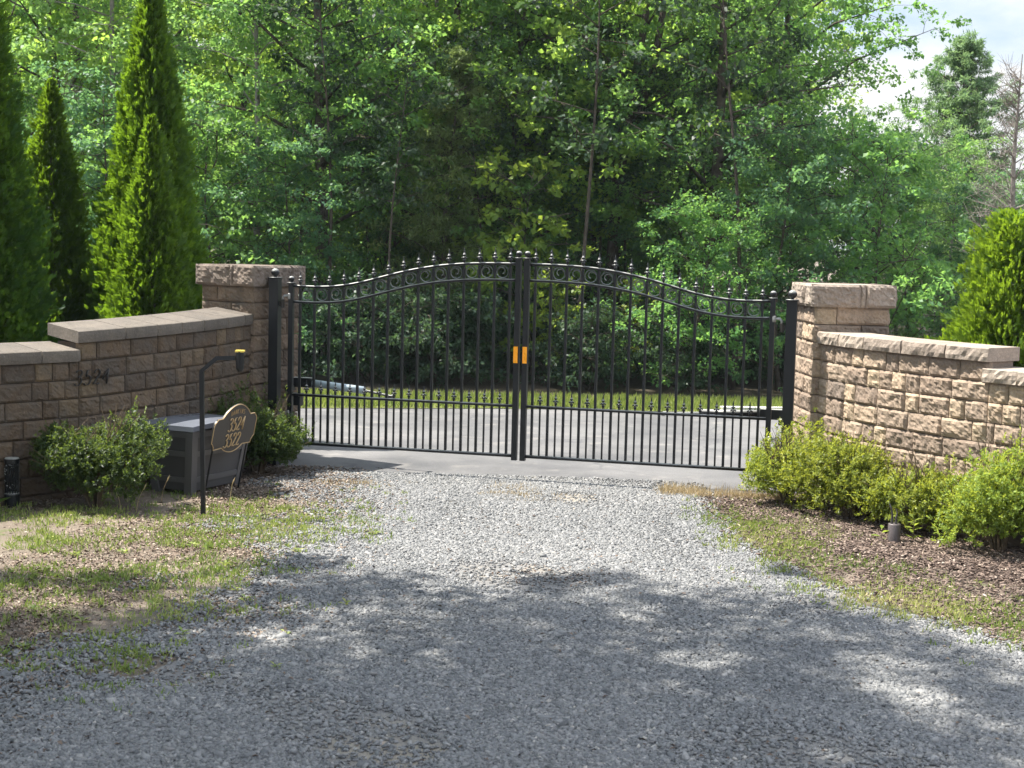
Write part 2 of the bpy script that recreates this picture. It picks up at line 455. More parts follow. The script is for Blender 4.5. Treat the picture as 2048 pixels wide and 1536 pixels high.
class MB:
    def __init__(s):
        s.v = []; s.f = []; s.a = []

    def add(s, vs, fs, a=0.5):
        o = len(s.v)
        s.v += [tuple(x) for x in vs]
        s.f += [tuple(i + o for i in f) for f in fs]
        s.a += [a] * len(vs)

    def box(s, c, d, a=0.5, m=None):
        x, y, z = d[0] / 2, d[1] / 2, d[2] / 2
        P = [(-x, -y, -z), (x, -y, -z), (x, y, -z), (-x, y, -z), (-x, -y, z), (x, -y, z), (x, y, z), (-x, y, z)]
        if m is not None:
            P = [tuple(m @ Vector(p)) for p in P]
        P = [(p[0] + c[0], p[1] + c[1], p[2] + c[2]) for p in P]
        s.add(P, [(0, 3, 2, 1), (4, 5, 6, 7), (0, 1, 5, 4), (1, 2, 6, 5), (2, 3, 7, 6), (3, 0, 4, 7)], a)

    def hexa(s, P, a=0.5):
        s.add(P, [(0, 3, 2, 1), (4, 5, 6, 7), (0, 1, 5, 4), (1, 2, 6, 5), (2, 3, 7, 6), (3, 0, 4, 7)], a)

    def tube(s, pts, rad, seg=8, a=0.5, square=False, ry=1.0):
        pts = [Vector(p) for p in pts]
        n = len(pts)
        if not hasattr(rad, '__len__'):
            rad = [rad] * n
        vs = []; fs = []
        prev = None
        for i, p in enumerate(pts):
            d = (pts[min(i + 1, n - 1)] - pts[max(i - 1, 0)])
            d.normalize()
            ref = Vector((0, 1, 0)) if abs(d.y) < 0.9 else Vector((1, 0, 0))
            if prev is None:
                u = d.cross(ref).normalized()
            else:
                u = (prev - d * prev.dot(d)).normalized()
            w = d.cross(u)
            prev = u
            for k in range(seg):
                an = 2 * PI * (k + (0.5 if square else 0)) / seg
                vs.append(p + (u * math.cos(an) + w * math.sin(an) * ry) * rad[i])
        for i in range(n - 1):
            for k in range(seg):
                k2 = (k + 1) % seg
                fs.append((i * seg + k, i * seg + k2, (i + 1) * seg + k2, (i + 1) * seg + k))
        fs.append(tuple(range(seg))[::-1])
        fs.append(tuple((n - 1) * seg + k for k in range(seg)))
        s.add(vs, fs, a)

    def lathe(s, prof, c=(0, 0, 0), seg=12, a=0.5):
        vs = []; fs = []
        for (r, z) in prof:
            for k in range(seg):
                an = 2 * PI * k / seg
                vs.append((c[0] + r * math.cos(an), c[1] + r * math.sin(an), c[2] + z))
        n = len(prof)
        for i in range(n - 1):
            for k in range(seg):
                k2 = (k + 1) % seg
                fs.append((i * seg + k, i * seg + k2, (i + 1) * seg + k2, (i + 1) * seg + k))
        fs.append(tuple(range(seg))[::-1])
        fs.append(tuple((n - 1) * seg + k for k in range(seg)))
        s.add(vs, fs, a)

    def mesh(s, name, mat, smooth=False):
        me = bpy.data.meshes.new(name)
        me.from_pydata(s.v, [], s.f)
        if mat: me.materials.append(mat)
        at = me.attributes.new('v', 'FLOAT', 'POINT')
        at.data.foreach_set('value', np.array(s.a, dtype=np.float32))
        if smooth:
            me.polygons.foreach_set('use_smooth', [True] * len(me.polygons))
        me.update()
        return me

    def build(s, name, mat, parent=None, smooth=False):
        return link(name, s.mesh(name, mat, smooth), parent)


def np_mesh(name, V, F, A, mat, smooth=False):
    """V (n,3), F (m,k) faces of k corners, A (n,) attribute"""
    me = bpy.data.meshes.new(name)
    n, (m, k) = len(V), F.shape
    me.vertices.add(n)
    me.vertices.foreach_set('co', V.astype(np.float32).ravel())
    me.loops.add(m * k)
    me.loops.foreach_set('vertex_index', F.astype(np.int32).ravel())
    me.polygons.add(m)
    me.polygons.foreach_set('loop_start', np.arange(0, m * k, k, dtype=np.int32))
    me.polygons.foreach_set('loop_total', np.full(m, k, dtype=np.int32))
    if smooth:
        me.polygons.foreach_set('use_smooth', np.ones(m, dtype=bool))
    me.update(calc_edges=True)
    at = me.attributes.new('v', 'FLOAT', 'POINT')
    at.data.foreach_set('value', A.astype(np.float32))
    me.materials.append(mat)
    return me


def unit(a):
    return a / np.maximum(np.linalg.norm(a, axis=-1, keepdims=True), 1e-9)


def leaves(name, C, D, N, L, Wd, A, mat, fold=0.12):
    """a leaf per row: base C, direction D, normal N, length L, width Wd"""
    n = len(C)
    D = unit(D)
    N = unit(N - D * (N * D).sum(1, keepdims=True))
    Sd = np.cross(D, N)
    L = L[:, None]; Wd = Wd[:, None]
    V = np.empty((n, 4, 3))
    V[:, 0] = C
    V[:, 1] = C + D * L * 0.52 + Sd * Wd * 0.5 + N * Wd * fold
    V[:, 2] = C + D * L - N * L * 0.10
    V[:, 3] = C + D * L * 0.52 - Sd * Wd * 0.5 + N * Wd * fold
    F = np.arange(n * 4).reshape(n, 4)
    return np_mesh(name, V.reshape(-1, 3), F, np.repeat(A, 4), mat)


def copy_tree(o, parent=None):
    c = o.copy()
    COL.objects.link(c)
    c.parent = parent
    for ch in list(o.children):
        if ch.name.startswith('_'): continue
        copy_tree(ch, c)
    return c


# ------------------------------------------------------------------ ground sheets
def xl(y):
    return np.interp(y, [4.5, 5.6, 6.8, 7.2, 8.2, 10.3, 12.2, 13.8], [-2.8, -2.4, -2.1, -1.78, -1.45, -1.30, -1.28, -1.45])


def xr(y):
    return np.interp(y, [4.5, 8.0, 9.0, 9.9, 11.06, 12.6, 13.3], [5.9, 2.82, 2.24, 1.86, 1.60, 1.56, 1.66])


GC = Vector((0.075, 13.629, 0.0))          # middle of the gate on the ground
GA = math.radians(-14.39)
GD = Vector((math.cos(GA), math.sin(GA), 0))
GN = Vector((math.sin(GA), -math.cos(GA), 0))   # towards the street


def gpt(s, n=0.0, z=0.0):
    p = GC + GD * s + GN * n
    return Vector((p.x, p.y, z))


def sheet(name, pts, z, mat):
    me = bpy.data.meshes.new(name)
    me.from_pydata([(p[0], p[1], z) for p in pts], [], [tuple(range(len(pts)))])
    me.materials.append(mat)
    o = link(name, me)
    tag(o, kind='structure')
    return o


def wob(t, amp, fr, seed):
    return amp * noise.noise(Vector((t * fr, seed, 0.3))) + amp * 0.5 * noise.noise(Vector((t * fr * 3.1, seed + 5, 0.3)))


sheet('ground', [(-400, -60), (400, -60), (400, 700), (-400, 700)], 0.0, MT['dirt'])
sheet('forest_floor', [(-60, 20.4), (60, 20.4), (60, 120), (-60, 120)], 0.004, MT['floor'])
# gravel drive, ragged edges
ys = np.arange(1.0, 13.6, 0.12)
Lp = [(float(xl(y)) + wob(y, 0.28, 1.3, 2.0), float(y)) for y in ys]
Rp = [(float(xr(y)) + wob(y, 0.14, 1.5, 9.0), float(y)) for y in ys]
top = []
for i in range(26):
    s = -1.55 + (1.62 + 1.50) * (1 - i / 25)
    q = gpt(s + 0.0, 0.02 + wob(s, 0.10, 2.2, 4.0))
    top.append((q.x, q.y))
Rp = [p for p in Rp if p[1] < top[0][1] - 0.12]
Lp = [p for p in Lp if p[1] < top[-1][1] - 0.12]
sheet('gravel_drive', Rp + top + Lp[::-1], 0.008, MT['gravel'])
# asphalt court behind the gate
far = [(9.5, 20.6), (4.0, 19.9), (0, 19.75), (-2.6, 19.2), (-5, 18.7), (-9.5, 18.0)]
near = [gpt(s, 0.10 + wob(s, 0.09, 2.0, 7.0)) for s in np.linspace(-2.75, 2.85, 40)]
sheet('asphalt_court', far + [(-9.5, 15.4), (-3.3, 15.4)] + [(p.x, p.y) for p in near] + [(3.6, 14.0), (9.5, 14.0)], 0.004, MT['asphalt'])
# mulch bed along the right wall
mx = [(1.62, 12.98), (1.75, 12.3), (1.92, 11.75), (2.15, 11.25), (2.5, 10.7), (2.95, 10.25), (3.6, 9.8), (5.0, 9.2)]
md = []
for i in range(len(mx) - 1):
    for k in range(6):
        f = k / 6
        x = mx[i][0] * (1 - f) + mx[i + 1][0] * f; y = mx[i][1] * (1 - f) + mx[i + 1][1] * f
        md.append((x + wob(y, 0.10, 3, 3.3), y + wob(x, 0.10, 3, 8.3)))
sheet('mulch_bed', md + [(6.5, 9.2), (6.5, 13.2), (2.5, 13.25), (1.9, 13.12)], 0.012, MT['mulchbase'])
sheet('grass_border', far[:] + [(-9.5, 19.8), (-2.6, 21.0), (1.5, 21.2), (9.5, 21.9)][::1], 0.012, MT['turf'])


def chips(name, X, Y, Z, sx, sy, sz, A, mat, tilt=0.35):
    """angular chips: jittered cuboids"""
    n = len(X)
    base = np.array([(-1, -1, -1), (1, -1, -1), (1, 1, -1), (-1, 1, -1), (-1, -1, 1), (1, -1, 1), (1, 1, 1), (-1, 1, 1)], float)
    V = base[None] * np.stack([sx, sy, sz], 1)[:, None, :]
    V = V * (1 + RNG.uniform(-0.55, 0.35, (n, 8, 3)))
    th = RNG.uniform(0, 2 * PI, n)
    ax = RNG.normal(0, tilt, n); ay = RNG.normal(0, tilt, n)
    x, y, z = V[..., 0], V[..., 1], V[..., 2]
    y, z = y * np.cos(ax)[:, None] - z * np.sin(ax)[:, None], y * np.sin(ax)[:, None] + z * np.cos(ax)[:, None]
    x, z = x * np.cos(ay)[:, None] + z * np.sin(ay)[:, None], -x * np.sin(ay)[:, None] + z * np.cos(ay)[:, None]
    c, s = np.cos(th)[:, None], np.sin(th)[:, None]
    V = np.stack([x * c - y * s + X[:, None], x * s + y * c + Y[:, None], z + Z[:, None]], -1)
    F = np.array([(0, 3, 2, 1), (4, 5, 6, 7), (0, 1, 5, 4), (1, 2, 6, 5), (2, 3, 7, 6), (3, 0, 4, 7)])
    F = (np.arange(n)[:, None, None] * 8 + F[None]).reshape(-1, 4)
    return np_mesh(name, V.reshape(-1, 3), F, np.repeat(A, 8), mat)


def pnoise(X, Y, sc, seed=0.0):
    """cheap smooth noise for density masks"""
    r = np.random.default_rng(int(seed * 10) + 3)
    v = np.zeros_like(X)
    for k in range(7):
        a = r.uniform(0, 2 * PI); f = sc * r.uniform(0.6, 1.9)
        v += np.sin((X * math.cos(a) + Y * math.sin(a)) * f * 2 * PI + r.uniform(0, 6.28)) / 7 ** 0.5
    return v * 0.7


def in_view(X, Y, m=0.35):
    return np.abs(X) < 0.352 * Y + m + 0.8


# loose gravel
n = 1050000
Y = 5.3 + (13.9 - 5.3) * RNG.uniform(0, 1, n) ** 1.25
X = RNG.uniform(-5, 5, n)
k = in_view(X, Y, 0.3)
X, Y = X[k], Y[k]
inn = np.minimum(X - xl(Y), xr(Y) - X)
edge = np.where(X - xl(Y) < xr(Y) - X, 0.75, 0.22)
sn = (X - GC.x) * GN.x + (Y - GC.y) * GN.y
dens = np.clip(0.5 + inn / (2 * edge) + 0.25 * pnoise(X, Y, 0.8, 1), 0, 1)
fine = np.clip((pnoise(X, Y, 0.45, 2) - 0.42) * 2.2, 0, 0.88)
fine = np.maximum(fine, np.clip(1 - np.hypot((X - 1.25) / 0.75, (Y - 6.35) / 0.5), 0, 1) ** 0.5 * 0.93)
trk = 0.5 * np.exp(-((X + 0.45 + 0.1 * np.sin(Y)) / 0.22) ** 2) + 0.5 * np.exp(-((X - 1.05 + 0.1 * np.sin(Y)) / 0.22) ** 2)
fine = np.maximum(fine, trk * np.clip(0.6 + 0.6 * pnoise(X, Y, 0.4, 12), 0, 1))
dens = dens * (1 - fine) * np.where(sn > -0.02, 1, np.clip(1 + (sn + 0.02) * 1.7, 0, 1) ** 1.6 * 0.8)
k = RNG.uniform(0, 1, len(X)) < dens
X, Y = X[k], Y[k]
sz = RNG.lognormal(0, 0.33, len(X)) * 0.0064 * (1.0 + 0.18 * (Y < 8))
sz = np.clip(sz, 0.003, 0.0140) * (1 + 0.75 * (RNG.uniform(0, 1, len(X)) < 0.012))
el = RNG.uniform(0.55, 1.0, len(X))
o = link('gravel', chips('gravel', X, Y, 0.010 + RNG.uniform(0, 0.004, len(X)), sz * 1.2, sz * el, sz * RNG.uniform(0.3, 0.6, len(X)),
                        np.clip(RNG.beta(2.2, 2.2, len(X)) + 0.08 * pnoise(X, Y, 0.5, 4), 0, 1), MT['chip']))
tag(o, 'loose grey crushed stone covering the drive in front of the gate', 'gravel', kind='stuff')


def fblades(name, X, Y, Z, H, Wd, A, mat, lean=0.35):
    n = len(X)
    C = np.stack([X, Y, Z], 1)
    a = RNG.uniform(0, 2 * PI, n)
    l = np.abs(RNG.normal(0, lean, n))
    D = np.stack([np.cos(a) * l, np.sin(a) * l, np.ones(n)], 1)
    b = RNG.uniform(0, 2 * PI, n)
    N = np.stack([np.cos(b), np.sin(b), np.zeros(n)], 1)
    return leaves(name, C, D, N, H, Wd, A, mat, 0.1)


def clumps(nc, per, rad, region, dens=None):
    """clustered points"""
    x0, x1, y0, y1 = region
    cx = RNG.uniform(x0, x1, nc); cy = RNG.uniform(y0, y1, nc)
    if dens is not None:
        k = RNG.uniform(0, 1, nc) < dens(cx, cy)
        cx, cy = cx[k], cy[k]
    r = np.abs(RNG.normal(0, rad, (len(cx), per)))
    a = RNG.uniform(0, 2 * PI, (len(cx), per))
    return (cx[:, None] + r * np.cos(a)).ravel(), (cy[:, None] + r * np.sin(a)).ravel(), len(cx)


# verge grass and weeds, left
def dl(x, y):
    f = np.clip(0.55 - (x - xl(y)) / 0.9, 0, 1)
    f = f * np.clip(0.42 + 0.75 * pnoise(x, y, 0.55, 5), 0.04, 1)
    f = f * np.where(in_view(x, y, 0.5), 1, 0) * np.where(y > 12.3, 0.1, 1)
    lit = np.exp(-(((x + 1.95) / 0.75) ** 2 + ((y - 11.2) / 0.75) ** 2))
    return np.clip(f + lit * 0.8, 0, 1)


X, Y, nc = clumps(7600, 15, 0.045, (-5.4, -0.7, 5.6, 13.3), dl)
H = RNG.uniform(0.018, 0.06, len(X)); A = np.clip(RNG.beta(2, 2.4, len(X)) * 0.8 + 0.22 * pnoise(X, Y, 0.4, 6) + 0.08, 0, 1)
o = link('verge_grass', fblades('verge_grass', X, Y, np.full(len(X), 0.0), H, RNG.uniform(0.004, 0.010, len(X)), A, MT['grass'], 0.8))
tag(o, 'thin weedy grass growing on the left verge', 'grass', kind='stuff')


# grass between drive and mulch, right
def dr(x, y):
    d = x - xr(y)
    band = np.exp(-((d - 0.42) / 0.46) ** 2)
    return np.clip(band * np.clip(0.62 + 0.7 * pnoise(x, y, 0.6, 7), 0.1, 1) * np.where(y < 12.4, 1, 0.25), 0, 1) * in_view(x, y, 0.5)


X, Y, nc = clumps(12000, 14, 0.042, (1.4, 5.2, 5.6, 12.9), dr)
H = RNG.uniform(0.018, 0.062, len(X)); A = np.clip(RNG.beta(2, 2.0, len(X)) * 0.85 + 0.28 * pnoise(X, Y, 0.5, 8) + 0.1, 0, 1)
o = link('edge_grass', fblades('edge_grass', X, Y, np.zeros(len(X)), H, RNG.uniform(0.004, 0.010, len(X)), A, MT['grass'], 0.8))
tag(o, 'ragged green grass between the drive and the mulch bed', 'grass', kind='stuff')

# sunlit grass strip behind the court
n = 46000
X = RNG.uniform(-8, 9, n); t_ = RNG.uniform(0, 1, n)
fy = np.interp(X, [p[0] for p in far[::-1]], [p[1] for p in far[::-1]])
by = np.interp(X, [-9.5, -2.6, 1.5, 9.5], [19.8, 21.0, 21.2, 21.9])
Y = fy - 0.12 * np.abs(pnoise(X, X * 0, 0.8, 1)) + t_ * (by - fy + 0.25)
o = link('strip_grass', fblades('strip_grass', X, Y, np.zeros(n), RNG.uniform(0.05, 0.13, n), RNG.uniform(0.008, 0.016, n), RNG.beta(2, 3, n), MT['grass'], 0.5))
tag(o, 'bright sunlit grass strip between the asphalt and the woods', 'grass', kind='stuff')

# dry grass at the foot of the right gate post and in the drive
pts = []
for i in range(150):
    s = random.uniform(1.35, 2.45)
    q = gpt(s, random.uniform(0.0, 0.30))
    pts.append((q.x, q.y, 1.0))
for i in range(60):
    pts.append((random.gauss(0.05, 0.16), random.gauss(12.9, 0.22), 0.45))
for i in range(26):
    pts.append((random.gauss(-1.35, 0.2), random.gauss(13.2, 0.1), 0.5))
P = np.array(pts)
per = 14
X = (P[:, 0:1] + RNG.normal(0, 0.035, (len(P), per))).ravel(); Y = (P[:, 1:2] + RNG.normal(0, 0.03, (len(P), per))).ravel()
hs = np.repeat(P[:, 2], per)
o = link('dry_grass', fblades('dry_grass', X, Y, np.zeros(len(X)), RNG.uniform(0.03, 0.13, len(X)) * hs, RNG.uniform(0.003, 0.006, len(X)), RNG.uniform(0, 1, len(X)), MT['straw'], 0.75))
tag(o, 'straw coloured dry grass tufts along the edge of the asphalt', 'grass', kind='stuff')

# dead leaves on the left verge
def flakes(name, X, Y, Z, L, Wd, A, mat):
    n = len(X)
    C = np.stack([X, Y, Z], 1)
    a = RNG.uniform(0, 2 * PI, n)
    D = np.stack([np.cos(a), np.sin(a), RNG.normal(0, 0.25, n)], 1)
    N = np.stack([RNG.normal(0, 0.35, n), RNG.normal(0, 0.35, n), np.ones(n)], 1)
    return leaves(name, C, D, N, L, Wd, A, mat, 0.3)


n = 110000
X = RNG.uniform(-5.2, -0.6, n); Y = RNG.uniform(5.6, 14.2, n)
f = np.clip(0.6 - (X - xl(Y)) / 0.8, 0, 1) * np.clip(0.6 + 0.7 * pnoise(X, Y, 0.5, 9), 0.06, 1) * in_view(X, Y, 0.5)
f = np.maximum(f, 0.8 * ((Y > 12.7) & (X < -1.6)) * in_view(X, Y, 0.5))
k = RNG.uniform(0, 1, n) < f
X, Y = X[k], Y[k]; n = len(X)
o = link('leaf_litter', flakes('leaf_litter', X, Y, RNG.uniform(0.004, 0.02, n), RNG.uniform(0.010, 0.042, n), RNG.uniform(0.006, 0.022, n), RNG.beta(1.6, 2.0, n), MT['litter']))
tag(o, 'dry brown leaf litter scattered over the left verge', 'leaf litter', kind='stuff')

# debris blown over the gravel: dead leaves and bits of bark
n = 1500
X = RNG.uniform(-2.6, 3.4, n); Y = RNG.uniform(5.5, 13.4, n)
X[:170] = RNG.normal(0.35, 0.22, 170); Y[:170] = RNG.normal(9.55, 0.16, 170)
k = in_view(X, Y, 0.3); X, Y = X[k], Y[k]; n = len(X)
o = link('gravel_debris', flakes('gravel_debris', X, Y, RNG.uniform(0.018, 0.03, n), RNG.uniform(0.010, 0.04, n), RNG.uniform(0.006, 0.02, n), RNG.beta(1.3, 3.5, n), MT['litter']))
tag(o, 'dead leaves and bark bits scattered on the grey gravel', 'leaf litter', kind='stuff')

# bark chips on the mulch bed
n = 95000
X = RNG.uniform(1.45, 5.2, n); Y = RNG.uniform(7.6, 13.3, n)
mxx = np.array([p[0] for p in mx]); mxy = np.array([p[1] for p in mx])
yl = np.interp(X, mxx, mxy)
f = np.clip(0.55 + (Y - yl) / 0.8 + 0.3 * pnoise(X, Y, 1.1, 3), 0.28, 1) * np.clip((X - xr(Y)) / 0.5, 0, 1) * in_view(X, Y, 0.5)
snn = (X - GC.x) * GN.x + (Y - GC.y) * GN.y
f = f * (snn > 0.12)
k = RNG.uniform(0, 1, n) < f
X, Y = X[k], Y[k]; n = len(X)
o = link('bark_mulch', chips('bark_mulch', X, Y, RNG.uniform(0.012, 0.03, n), RNG.uniform(0.008, 0.026, n), RNG.uniform(0.003, 0.008, n), RNG.uniform(0.002, 0.004, n), RNG.beta(1.5, 2.2, n), MT['mulch'], 0.25))
tag(o, 'reddish brown bark chips covering the bed by the right wall', 'mulch', kind='stuff')

# ------------------------------------------------------------------ masonry
class Path:
    def __init__(s, pts, side, step=0.05):
        P = [Vector((p[0], p[1])) for p in pts]
        out = []
        n = len(P)
        if n == 2:
            L = (P[1] - P[0]).length
            m = max(2, int(L / step))
            out = [P[0].lerp(P[1], i / m) for i in range(m + 1)]
        else:
            for i in range(n - 1):
                p0, p1, p2, p3 = P[max(i - 1, 0)], P[i], P[i + 1], P[min(i + 2, n - 1)]
                m = max(2, int((p2 - p1).length / step))
                for k in range(m):
                    t = k / m
                    out.append(0.5 * ((2 * p1) + (p2 - p0) * t + (2 * p0 - 5 * p1 + 4 * p2 - p3) * t * t + (3 * p1 - p0 - 3 * p2 + p3) * t ** 3))
            out.append(P[-1])
        s.p = out
        s.L = [0.0]
        for i in range(1, len(out)):
            s.L.append(s.L[-1] + (out[i] - out[i - 1]).length)
        s.side = side
        s.len = s.L[-1]
        s.X = np.array([q.x for q in out]); s.Y = np.array([q.y for q in out]); s.S = np.array(s.L)

    def at(s, u, off=0.0):
        x = float(np.interp(u, s.S, s.X)); y = float(np.interp(u, s.S, s.Y))
        e = 0.04
        x1 = float(np.interp(min(u + e, s.len), s.S, s.X)); y1 = float(np.interp(min(u + e, s.len), s.S, s.Y))
        x0 = float(np.interp(max(u - e, 0), s.S, s.X)); y0 = float(np.interp(max(u - e, 0), s.S, s.Y))
        tx, ty = x1 - x0, y1 - y0
        l = math.hypot(tx, ty); tx /= l; ty /= l
        nx, ny = (-ty, tx) if s.side == 'L' else (ty, -tx)
        return x + nx * off, y + ny * off

    def find(s, x, y):
        return float(s.S[np.argmin((s.X - x) ** 2 + (s.Y - y) ** 2)])


def block(mb, path, s0, s1, z0, z1, zf, rough=1.0, depth=0.05, gap=0.0035, cell=0.019):
    nx = max(4, int((s1 - s0) / cell)); nz = max(4, int((z1 - z0) / cell))
    seed = random.uniform(0, 100)
    val = random.random()
    w = s1 - s0
    if w < 0.2 and random.random() < 0.55:
        val = random.uniform(0.8, 1.0)
    else:
        val = min(0.95, max(0.02, random.gauss(0.45, 0.2)))
    tiltx = random.uniform(-0.006, 0.006); tiltz = random.uniform(-0.006, 0.006)
    us = [0] + [i / nx for i in range(nx + 1)] + [1]
    vs_ = [0] + [j / nz for j in range(nz + 1)] + [1]
    V = []
    for j, v in enumerate(vs_):
        for i, u in enumerate(us):
            s = s0 + gap + (w - 2 * gap) * u
            z = z0 + gap + (z1 - z0 - 2 * gap) * v
            ring = i == 0 or j == 0 or i == len(us) - 1 or j == len(vs_) - 1
            if ring:
                off = -depth
            else:
                e = min(u * w, (1 - u) * w, v * (z1 - z0), (1 - v) * (z1 - z0))
                ef = min(1.0, e / (0.013 + 0.008 * noise.noise(Vector((s * 14, z * 14, seed)))))
                ef = ef * ef * (3 - 2 * ef)
                q = Vector((s * 9 + seed, z * 9, seed))
                nn = noise.noise(q) * 0.5 + noise.noise(q * 2.9) * 0.5 + noise.noise(q * 7.3) * 0.42
                off = ef * (0.014 + tiltx * (u - 0.5) * 2 + tiltz * (v - 0.5) * 2) + nn * 0.024 * rough * (0.35 + 0.65 * ef) - 0.004
            x, y = path.at(min(max(s, 0), path.len), off)
            V.append((x, y, z + zf(s)))
    W_ = len(us)
    F = []
    for j in range(len(vs_) - 1):
        for i in range(W_ - 1):
            a = j * W_ + i
            F.append((a, a + 1, a + 1 + W_, a + W_))
    if path.side != 'L':
        F = [f[::-1] for f in F]
    mb.add(V, F, val)


def courses(mb, path, s0, s1, z0, n, ch, zf, rough=1.0, widths=(0.31, 0.33, 0.29, 0.23, 0.155, 0.15, 0.36)):
    for c in range(n):
        s = s0 - random.uniform(0, 0.2)
        while s < s1 - 0.001:
            w = random.choice(widths)
            e = min(s + w, s1)
            if s1 - e < 0.09: e = s1
            a = max(s, s0)
            if e - a > 0.04:
                block(mb, path, a, e, z0 + c * ch, z0 + (c + 1) * ch, zf, rough)
            s = e


def core(mb, path, s0, s1, z0, z1, zf, t0, t1, a=0.1):
    n = max(2, int((s1 - s0) / 0.1))
    V = []
    for i in range(n + 1):
        s = s0 + (s1 - s0) * i / n
        for off, z in ((t0, z0), (t0, z1), (t1, z1), (t1, z0)):
            x, y = path.at(s, off)
            V.append((x, y, z + zf(s)))
    F = []
    for i in range(n):
        for k in range(4):
            k2 = (k + 1) % 4
            F.append((i * 4 + k, i * 4 + k2, (i + 1) * 4 + k2, (i + 1) * 4 + k))
    F.append((3, 2, 1, 0)); F.append(tuple(n * 4 + k for k in range(4)))
    mb.add(V, F, a)


def slab(mb, path, s0, s1, z0, z1, zf, tf, tb, rough=1.0, a=0.5, pitch=0.0):
    """coping slab: rough front edge (offset tf), smooth flat top back to tb"""
    g = 0.004
    n = max(4, int((s1 - s0) / 0.03))
    seed = random.uniform(0, 50)
    prof = [(0, 0.0), (1, 0.03), (1, 0.35), (1, 0.65), (1, 0.94), (0, 1.0)]
    V = []
    for i in range(n + 1):
        s = s0 + g + (s1 - s0 - 2 * g) * i / n
        for kind, f in prof:
            q = Vector((s * 12 + seed, f * 2.2, seed))
            d = (noise.noise(q) * 0.5 + noise.noise(q * 2.9) * 0.5 + noise.noise(q * 7) * 0.3) * 0.020 * rough
            off = tf + d - (0.016 if kind == 0 else (0.005 if f in (0.03, 0.94) else 0))
            if i in (0, n): off -= 0.006
            x, y = path.at(s, off)
            V.append((x, y, z0 + (z1 - z0) * f + zf(s)))
        for f, off in ((1.0, tf - 0.03), (1.0, tb), (0.0, tb)):
            q = Vector((s * 12 + seed, f * 2.2 + 7, seed))
            x, y = path.at(s, off + 0.006 * noise.noise(q) * rough * (off == tb))
            V.append((x, y, z0 + (z1 - z0) * f + zf(s) + (pitch if off == tb else 0)))
    m = len(prof) + 3
    F = []
    for i in range(n):
        for k in range(m):
            k2 = (k + 1) % m
            F.append((i * m + k, i * m + k2, (i + 1) * m + k2, (i + 1) * m + k))
    F.append(tuple(range(m))[::-1]); F.append(tuple(n * m + k for k in range(m)))
    mb.add(V, F, a)


def coping(parent, path, s0, s1, z0, z1, zf, tf, tb, rough, mat, pitch=0.0):
    s = s0
    mb = MB()
    while s < s1 - 0.01:
        w = random.choice((0.40, 0.46, 0.36, 0.30))
        e = min(s + w, s1)
        if s1 - e < 0.15: e = s1
        slab(mb, path, s, e, z0, z1, zf, tf, tb, rough, random.uniform(0.2, 0.9), pitch)
        s = e
    return mb.build('coping', mat, parent)


CH = 0.1525
# left wing wall
PL = Path([(-2.44, 14.34), (-2.53, 14.08), (-2.70, 13.64), (-2.95, 13.15), (-3.23, 12.70), (-3.52, 12.30), (-3.84, 11.92), (-4.25, 11.48), (-4.8, 10.95), (-5.5, 10.4)], 'L')
sL = PL.find(-3.54, 12.27)
zL = lambda s: 0.045 - 0.085 * min(1.0, max(0.0, s) / sL)
wl = thing('stone_wall', 'curved tan block wall with the house number, left of the gate', 'wall')
mb = MB()
courses(mb, PL, 0.12, sL, -0.06, 9, CH, zL, 0.7)
courses(mb, PL, sL, PL.len, -0.06, 8, CH, zL, 0.7)
core(mb, PL, 0.1, sL - 0.005, -0.1, -0.06 + 9 * CH, zL, -0.02, -0.30)
core(mb, PL, sL - 0.005, PL.len, -0.1, -0.06 + 8 * CH, zL, -0.02, -0.30)
mb.build('wall', MT['stone_shaded'], wl)
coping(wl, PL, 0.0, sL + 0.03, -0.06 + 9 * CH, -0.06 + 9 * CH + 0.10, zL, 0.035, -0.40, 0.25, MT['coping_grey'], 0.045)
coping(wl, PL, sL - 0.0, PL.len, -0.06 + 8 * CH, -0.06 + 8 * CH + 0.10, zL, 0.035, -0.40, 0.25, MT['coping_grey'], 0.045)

# right wing wall
PR = Path([(2.60, 13.30), (2.68, 13.02), (2.83, 12.52), (3.06, 12.02), (3.31, 11.58), (3.57, 11.20), (3.90, 10.80), (4.35, 10.35), (5.0, 9.8)], 'R')
sR = PR.find(3.57, 11.20)
zR = lambda s: 0.0
wr = thing('stone_wall', 'curved tan block wall in full sun, right of the gate', 'wall')
mb = MB()
courses(mb, PR, 0.22, sR, -0.0, 9, CH, zR, 1.0)
courses(mb, PR, sR, PR.len, -0.0, 8, CH, zR, 1.0)
core(mb, PR, 0.2, sR - 0.005, -0.05, 9 * CH, zR, -0.02, -0.30)
core(mb, PR, sR - 0.005, PR.len, -0.05, 8 * CH, zR, -0.02, -0.30)
mb.build('wall', MT['stone'], wr)
coping(wr, PR, 0.20, sR + 0.01, 9 * CH, 9 * CH + 0.105, zR, 0.045, -0.36, 1.0, MT['coping'])
coping(wr, PR, sR - 0.04, PR.len, 8 * CH, 8 * CH + 0.105, zR, 0.045, -0.36, 1.0, MT['coping'])


